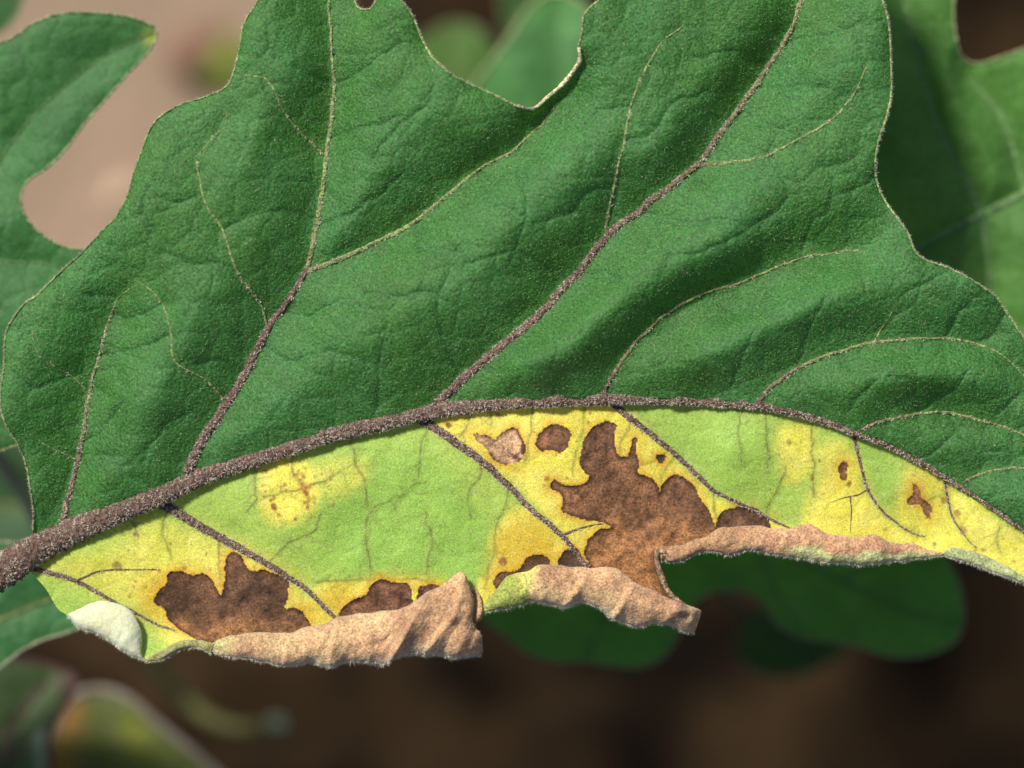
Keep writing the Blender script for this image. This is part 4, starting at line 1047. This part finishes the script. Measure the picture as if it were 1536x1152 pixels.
# ------------------------------------------------------------------ stems, bud, seedling, twig
def stem_thing(name, label, pts, r0, r1, col, cat='stem'):
    w = resample(np.array([at(*p) for p in pts]), 0.004)
    root = thing(name, label, cat, tuple(w[0]))
    v, q, tt = tube(w, np.linspace(r0, r1, len(w)) * S, n=14, rough=0.03)
    nn = np.repeat(fbm(w[:, 0] * 3000, w[:, 1] * 3000, 30, 5), 14)[:, None]
    mesh_obj('stalk', v, q, M_stem, root, col=np.array(col) * (1 + 0.6 * nn))
    return root, w
# main stem just outside the picture that carries the sick leaf
stem, w = stem_thing('plant_stem', 'upright purplish stem carrying the sick leaf', [(-400, 1000, GROUND_Z - 0.01), (-395, 990, -0.12), (-380, 985, -0.05), (-350, 975, 0.0), (-330, 960, 0.03)], 46, 36, (0.12, 0.075, 0.06))
for k, pts in enumerate([[(-352, 975, -0.004), (-250, 950, 0.002), (-150, 925, 0.001), (-70, 890, -0.002)], [(-384, 985, -0.06), (-340, 980, -0.055), (-300, 960, -0.06)]]):
    ww = resample(np.array([at(*p) for p in pts]), 0.003)
    v, q, tt = tube(ww, np.linspace(38, 30, len(ww)) * S if k == 0 else np.full(len(ww), 9 * S), n=14, rough=0.04)
    mesh_obj('leaf_stalk', v, q, M_vein, stem, col=np.array([0.120, 0.064, 0.056]) * np.ones((len(v), 1)))
st2, w = stem_thing('side_stem', 'blurred greyish purple stalk crossing behind the leaf margin', [(-330, 420, -0.05), (-120, 560, -0.05), (0, 690, -0.05), (40, 755, -0.052), (80, 830, -0.055)], 11, 9, (0.22, 0.19, 0.17))
lf = simple_leaf('eggplant_leaf', 'blurred grey green leaf behind the petiole junction', -0.075, [(-160, 640), (-40, 620), (60, 640), (90, 740), (80, 860), (0, 900), (-120, 860), (-190, 750)], [(-260, 760), (-80, 760), (70, 760)], [], (0.035, 0.085, 0.030), (0.05, 0.105, 0.045), seed=96)
petiole(lf, [(-260, 760, -0.075), (-340, 820, -0.09), (-385, 960, -0.12)], 7, (0.12, 0.07, 0.06))
# stalk with a pale bud
bs, w = stem_thing('bud_stalk', 'blurred olive stalk ending in a pale green bud above the dark soil', [(180, 930, -0.12), (225, 985, -0.115), (270, 1040, -0.11), (325, 1085, -0.108), (375, 1092, -0.106), (408, 1086, -0.104)], 19, 10, (0.115, 0.115, 0.035), 'stalk')
def bud(root, p, r):
    n, m = 16, 12
    a = np.linspace(0, 2 * math.pi, n, endpoint=False); b = np.linspace(0.02, math.pi - 0.02, m)
    V = np.array([[p[0] + r * 1.3 * math.cos(j), p[1] + r * math.sin(j) * math.cos(i) * (1 + 0.08 * math.cos(5 * i)), p[2] + r * math.sin(j) * math.sin(i)] for j in b for i in a])
    idx = np.arange(n * m).reshape(m, n)
    q = np.stack([idx[:-1], np.roll(idx, -1, 1)[:-1], np.roll(idx, -1, 1)[1:], idx[1:]], -1).reshape(-1, 4)
    mesh_obj('bud', V, q, M_stem, root, col=np.array([0.60, 0.66, 0.44]) * np.ones((len(V), 1)))
    for k in range(5):
        t = 2 * math.pi * k / 5
        base = p + np.array([-r * 1.1, 0.5 * r * math.cos(t), 0.5 * r * math.sin(t)]); tip = p + np.array([r * 0.9, 1.25 * r * math.cos(t), 1.25 * r * math.sin(t)])
        mid = (base + tip) / 2 + np.array([0, 0.45 * r * math.cos(t), 0.45 * r * math.sin(t)])
        s = np.array([0, -math.sin(t), math.cos(t)]) * r * 0.35
        V = np.array([base - s * 0.5, base + s * 0.5, mid - s, mid + s, tip])
        o = mesh_obj('sepal', V, [(0, 1, 3, 2), (2, 3, 4)], M_stem, root, col=np.array([0.16, 0.22, 0.09]) * np.ones((5, 1)))
        solidify(o, 0.0004)
bud(bs, at(414, 1085, -0.104), 13 * S)
# seedling on the tan earth
base = at(350, 118, GROUND_Z + 0.003)
sg = thing('weed_seedling', 'tiny yellow green seedling on the tan earth beside the leaf margin', 'seedling', tuple(base))
v, q, tt = tube(resample(np.array([base, base + (0.001, 0.001, 0.012), base + (0.002, 0.002, 0.024)]), 0.002), np.full(13, 0.0009)[:len(resample(np.array([base, base + (0.001, 0.001, 0.012), base + (0.002, 0.002, 0.024)]), 0.002))], n=6)
mesh_obj('stalk', v, q, M_stem, sg, col=np.array([0.25, 0.22, 0.06]) * np.ones((len(v), 1)))
for k, (ang, L) in enumerate([(200, 0.008), (20, 0.008), (290, 0.009), (110, 0.006), (250, 0.008)]):
    t = math.radians(ang); u = np.array([math.cos(t), math.sin(t), 0.15]); s = np.array([-math.sin(t), math.cos(t), 0])
    top = base + np.array([0.002, 0.002, 0.022])
    prof = [(0, 0.0006), (0.2, 0.0018), (0.5, 0.0028), (0.8, 0.002), (1.0, 0.0003)]
    V = np.array([top + u * L * f + s * w_ * sg_ + np.array([0, 0, -0.004 * f * f + (0.0008 if sg_ == 0 else 0.0015)]) for f, w_ in prof for sg_ in (-1, 0, 1)])
    F = []
    for a in range(4):
        for b in range(2):
            i = a * 3 + b; F.append((i, i + 1, i + 4, i + 3))
    o = mesh_obj('leaflet', V, F, M_far, sg, col=np.array([0.17, 0.20, 0.03]) * np.ones((len(V), 1)))
    solidify(o, 0.0004)
# brown crumb of earth beside the seedling
def clod(name, label, px, py, r, col, seed):
    p = at(px, py, GROUND_Z + r * 0.55)
    n, m = 14, 10
    rr = np.random.default_rng(seed)
    a = np.linspace(0, 2 * math.pi, n, endpoint=False); b = np.linspace(0.05, math.pi - 0.05, m)
    ph = rr.uniform(0, 6, 6)
    V = []
    for j in b:
        for i in a:
            k = 1 + 0.18 * math.sin(2 * i + ph[0]) * math.sin(j) + 0.14 * math.sin(3 * j + ph[1] + i) + 0.08 * math.sin(5 * i + ph[2] + 3 * j)
            V.append(p + r * k * np.array([math.sin(j) * math.cos(i) * 1.2, math.sin(j) * math.sin(i), math.cos(j) * 0.8]))
    idx = np.arange(n * m).reshape(m, n)
    q = np.stack([idx[:-1], np.roll(idx, -1, 1)[:-1], np.roll(idx, -1, 1)[1:], idx[1:]], -1).reshape(-1, 4)
    q = q[:, ::-1]
    o = mesh_obj(name, np.array(V), q, M_stem, None, col=np.array(col) * np.ones((n * m, 1)))
    return tag(o, label, 'clod')
clod('earth_clod', 'small dark brown clod beside the seedling on tan earth', 303, 80, 0.0055, (0.16, 0.08, 0.05), 3)
clod('earth_clod', 'pale clod catching light at the sick leaf margin on tan earth', 186, 300, 0.004, (0.50, 0.36, 0.24), 4)
clod('earth_clod', 'reddish clod in the notch beyond the small olive leaf', 748, 66, 0.005, (0.20, 0.10, 0.05), 6)

scene.render.resolution_x = 1024
scene.render.resolution_y = 768
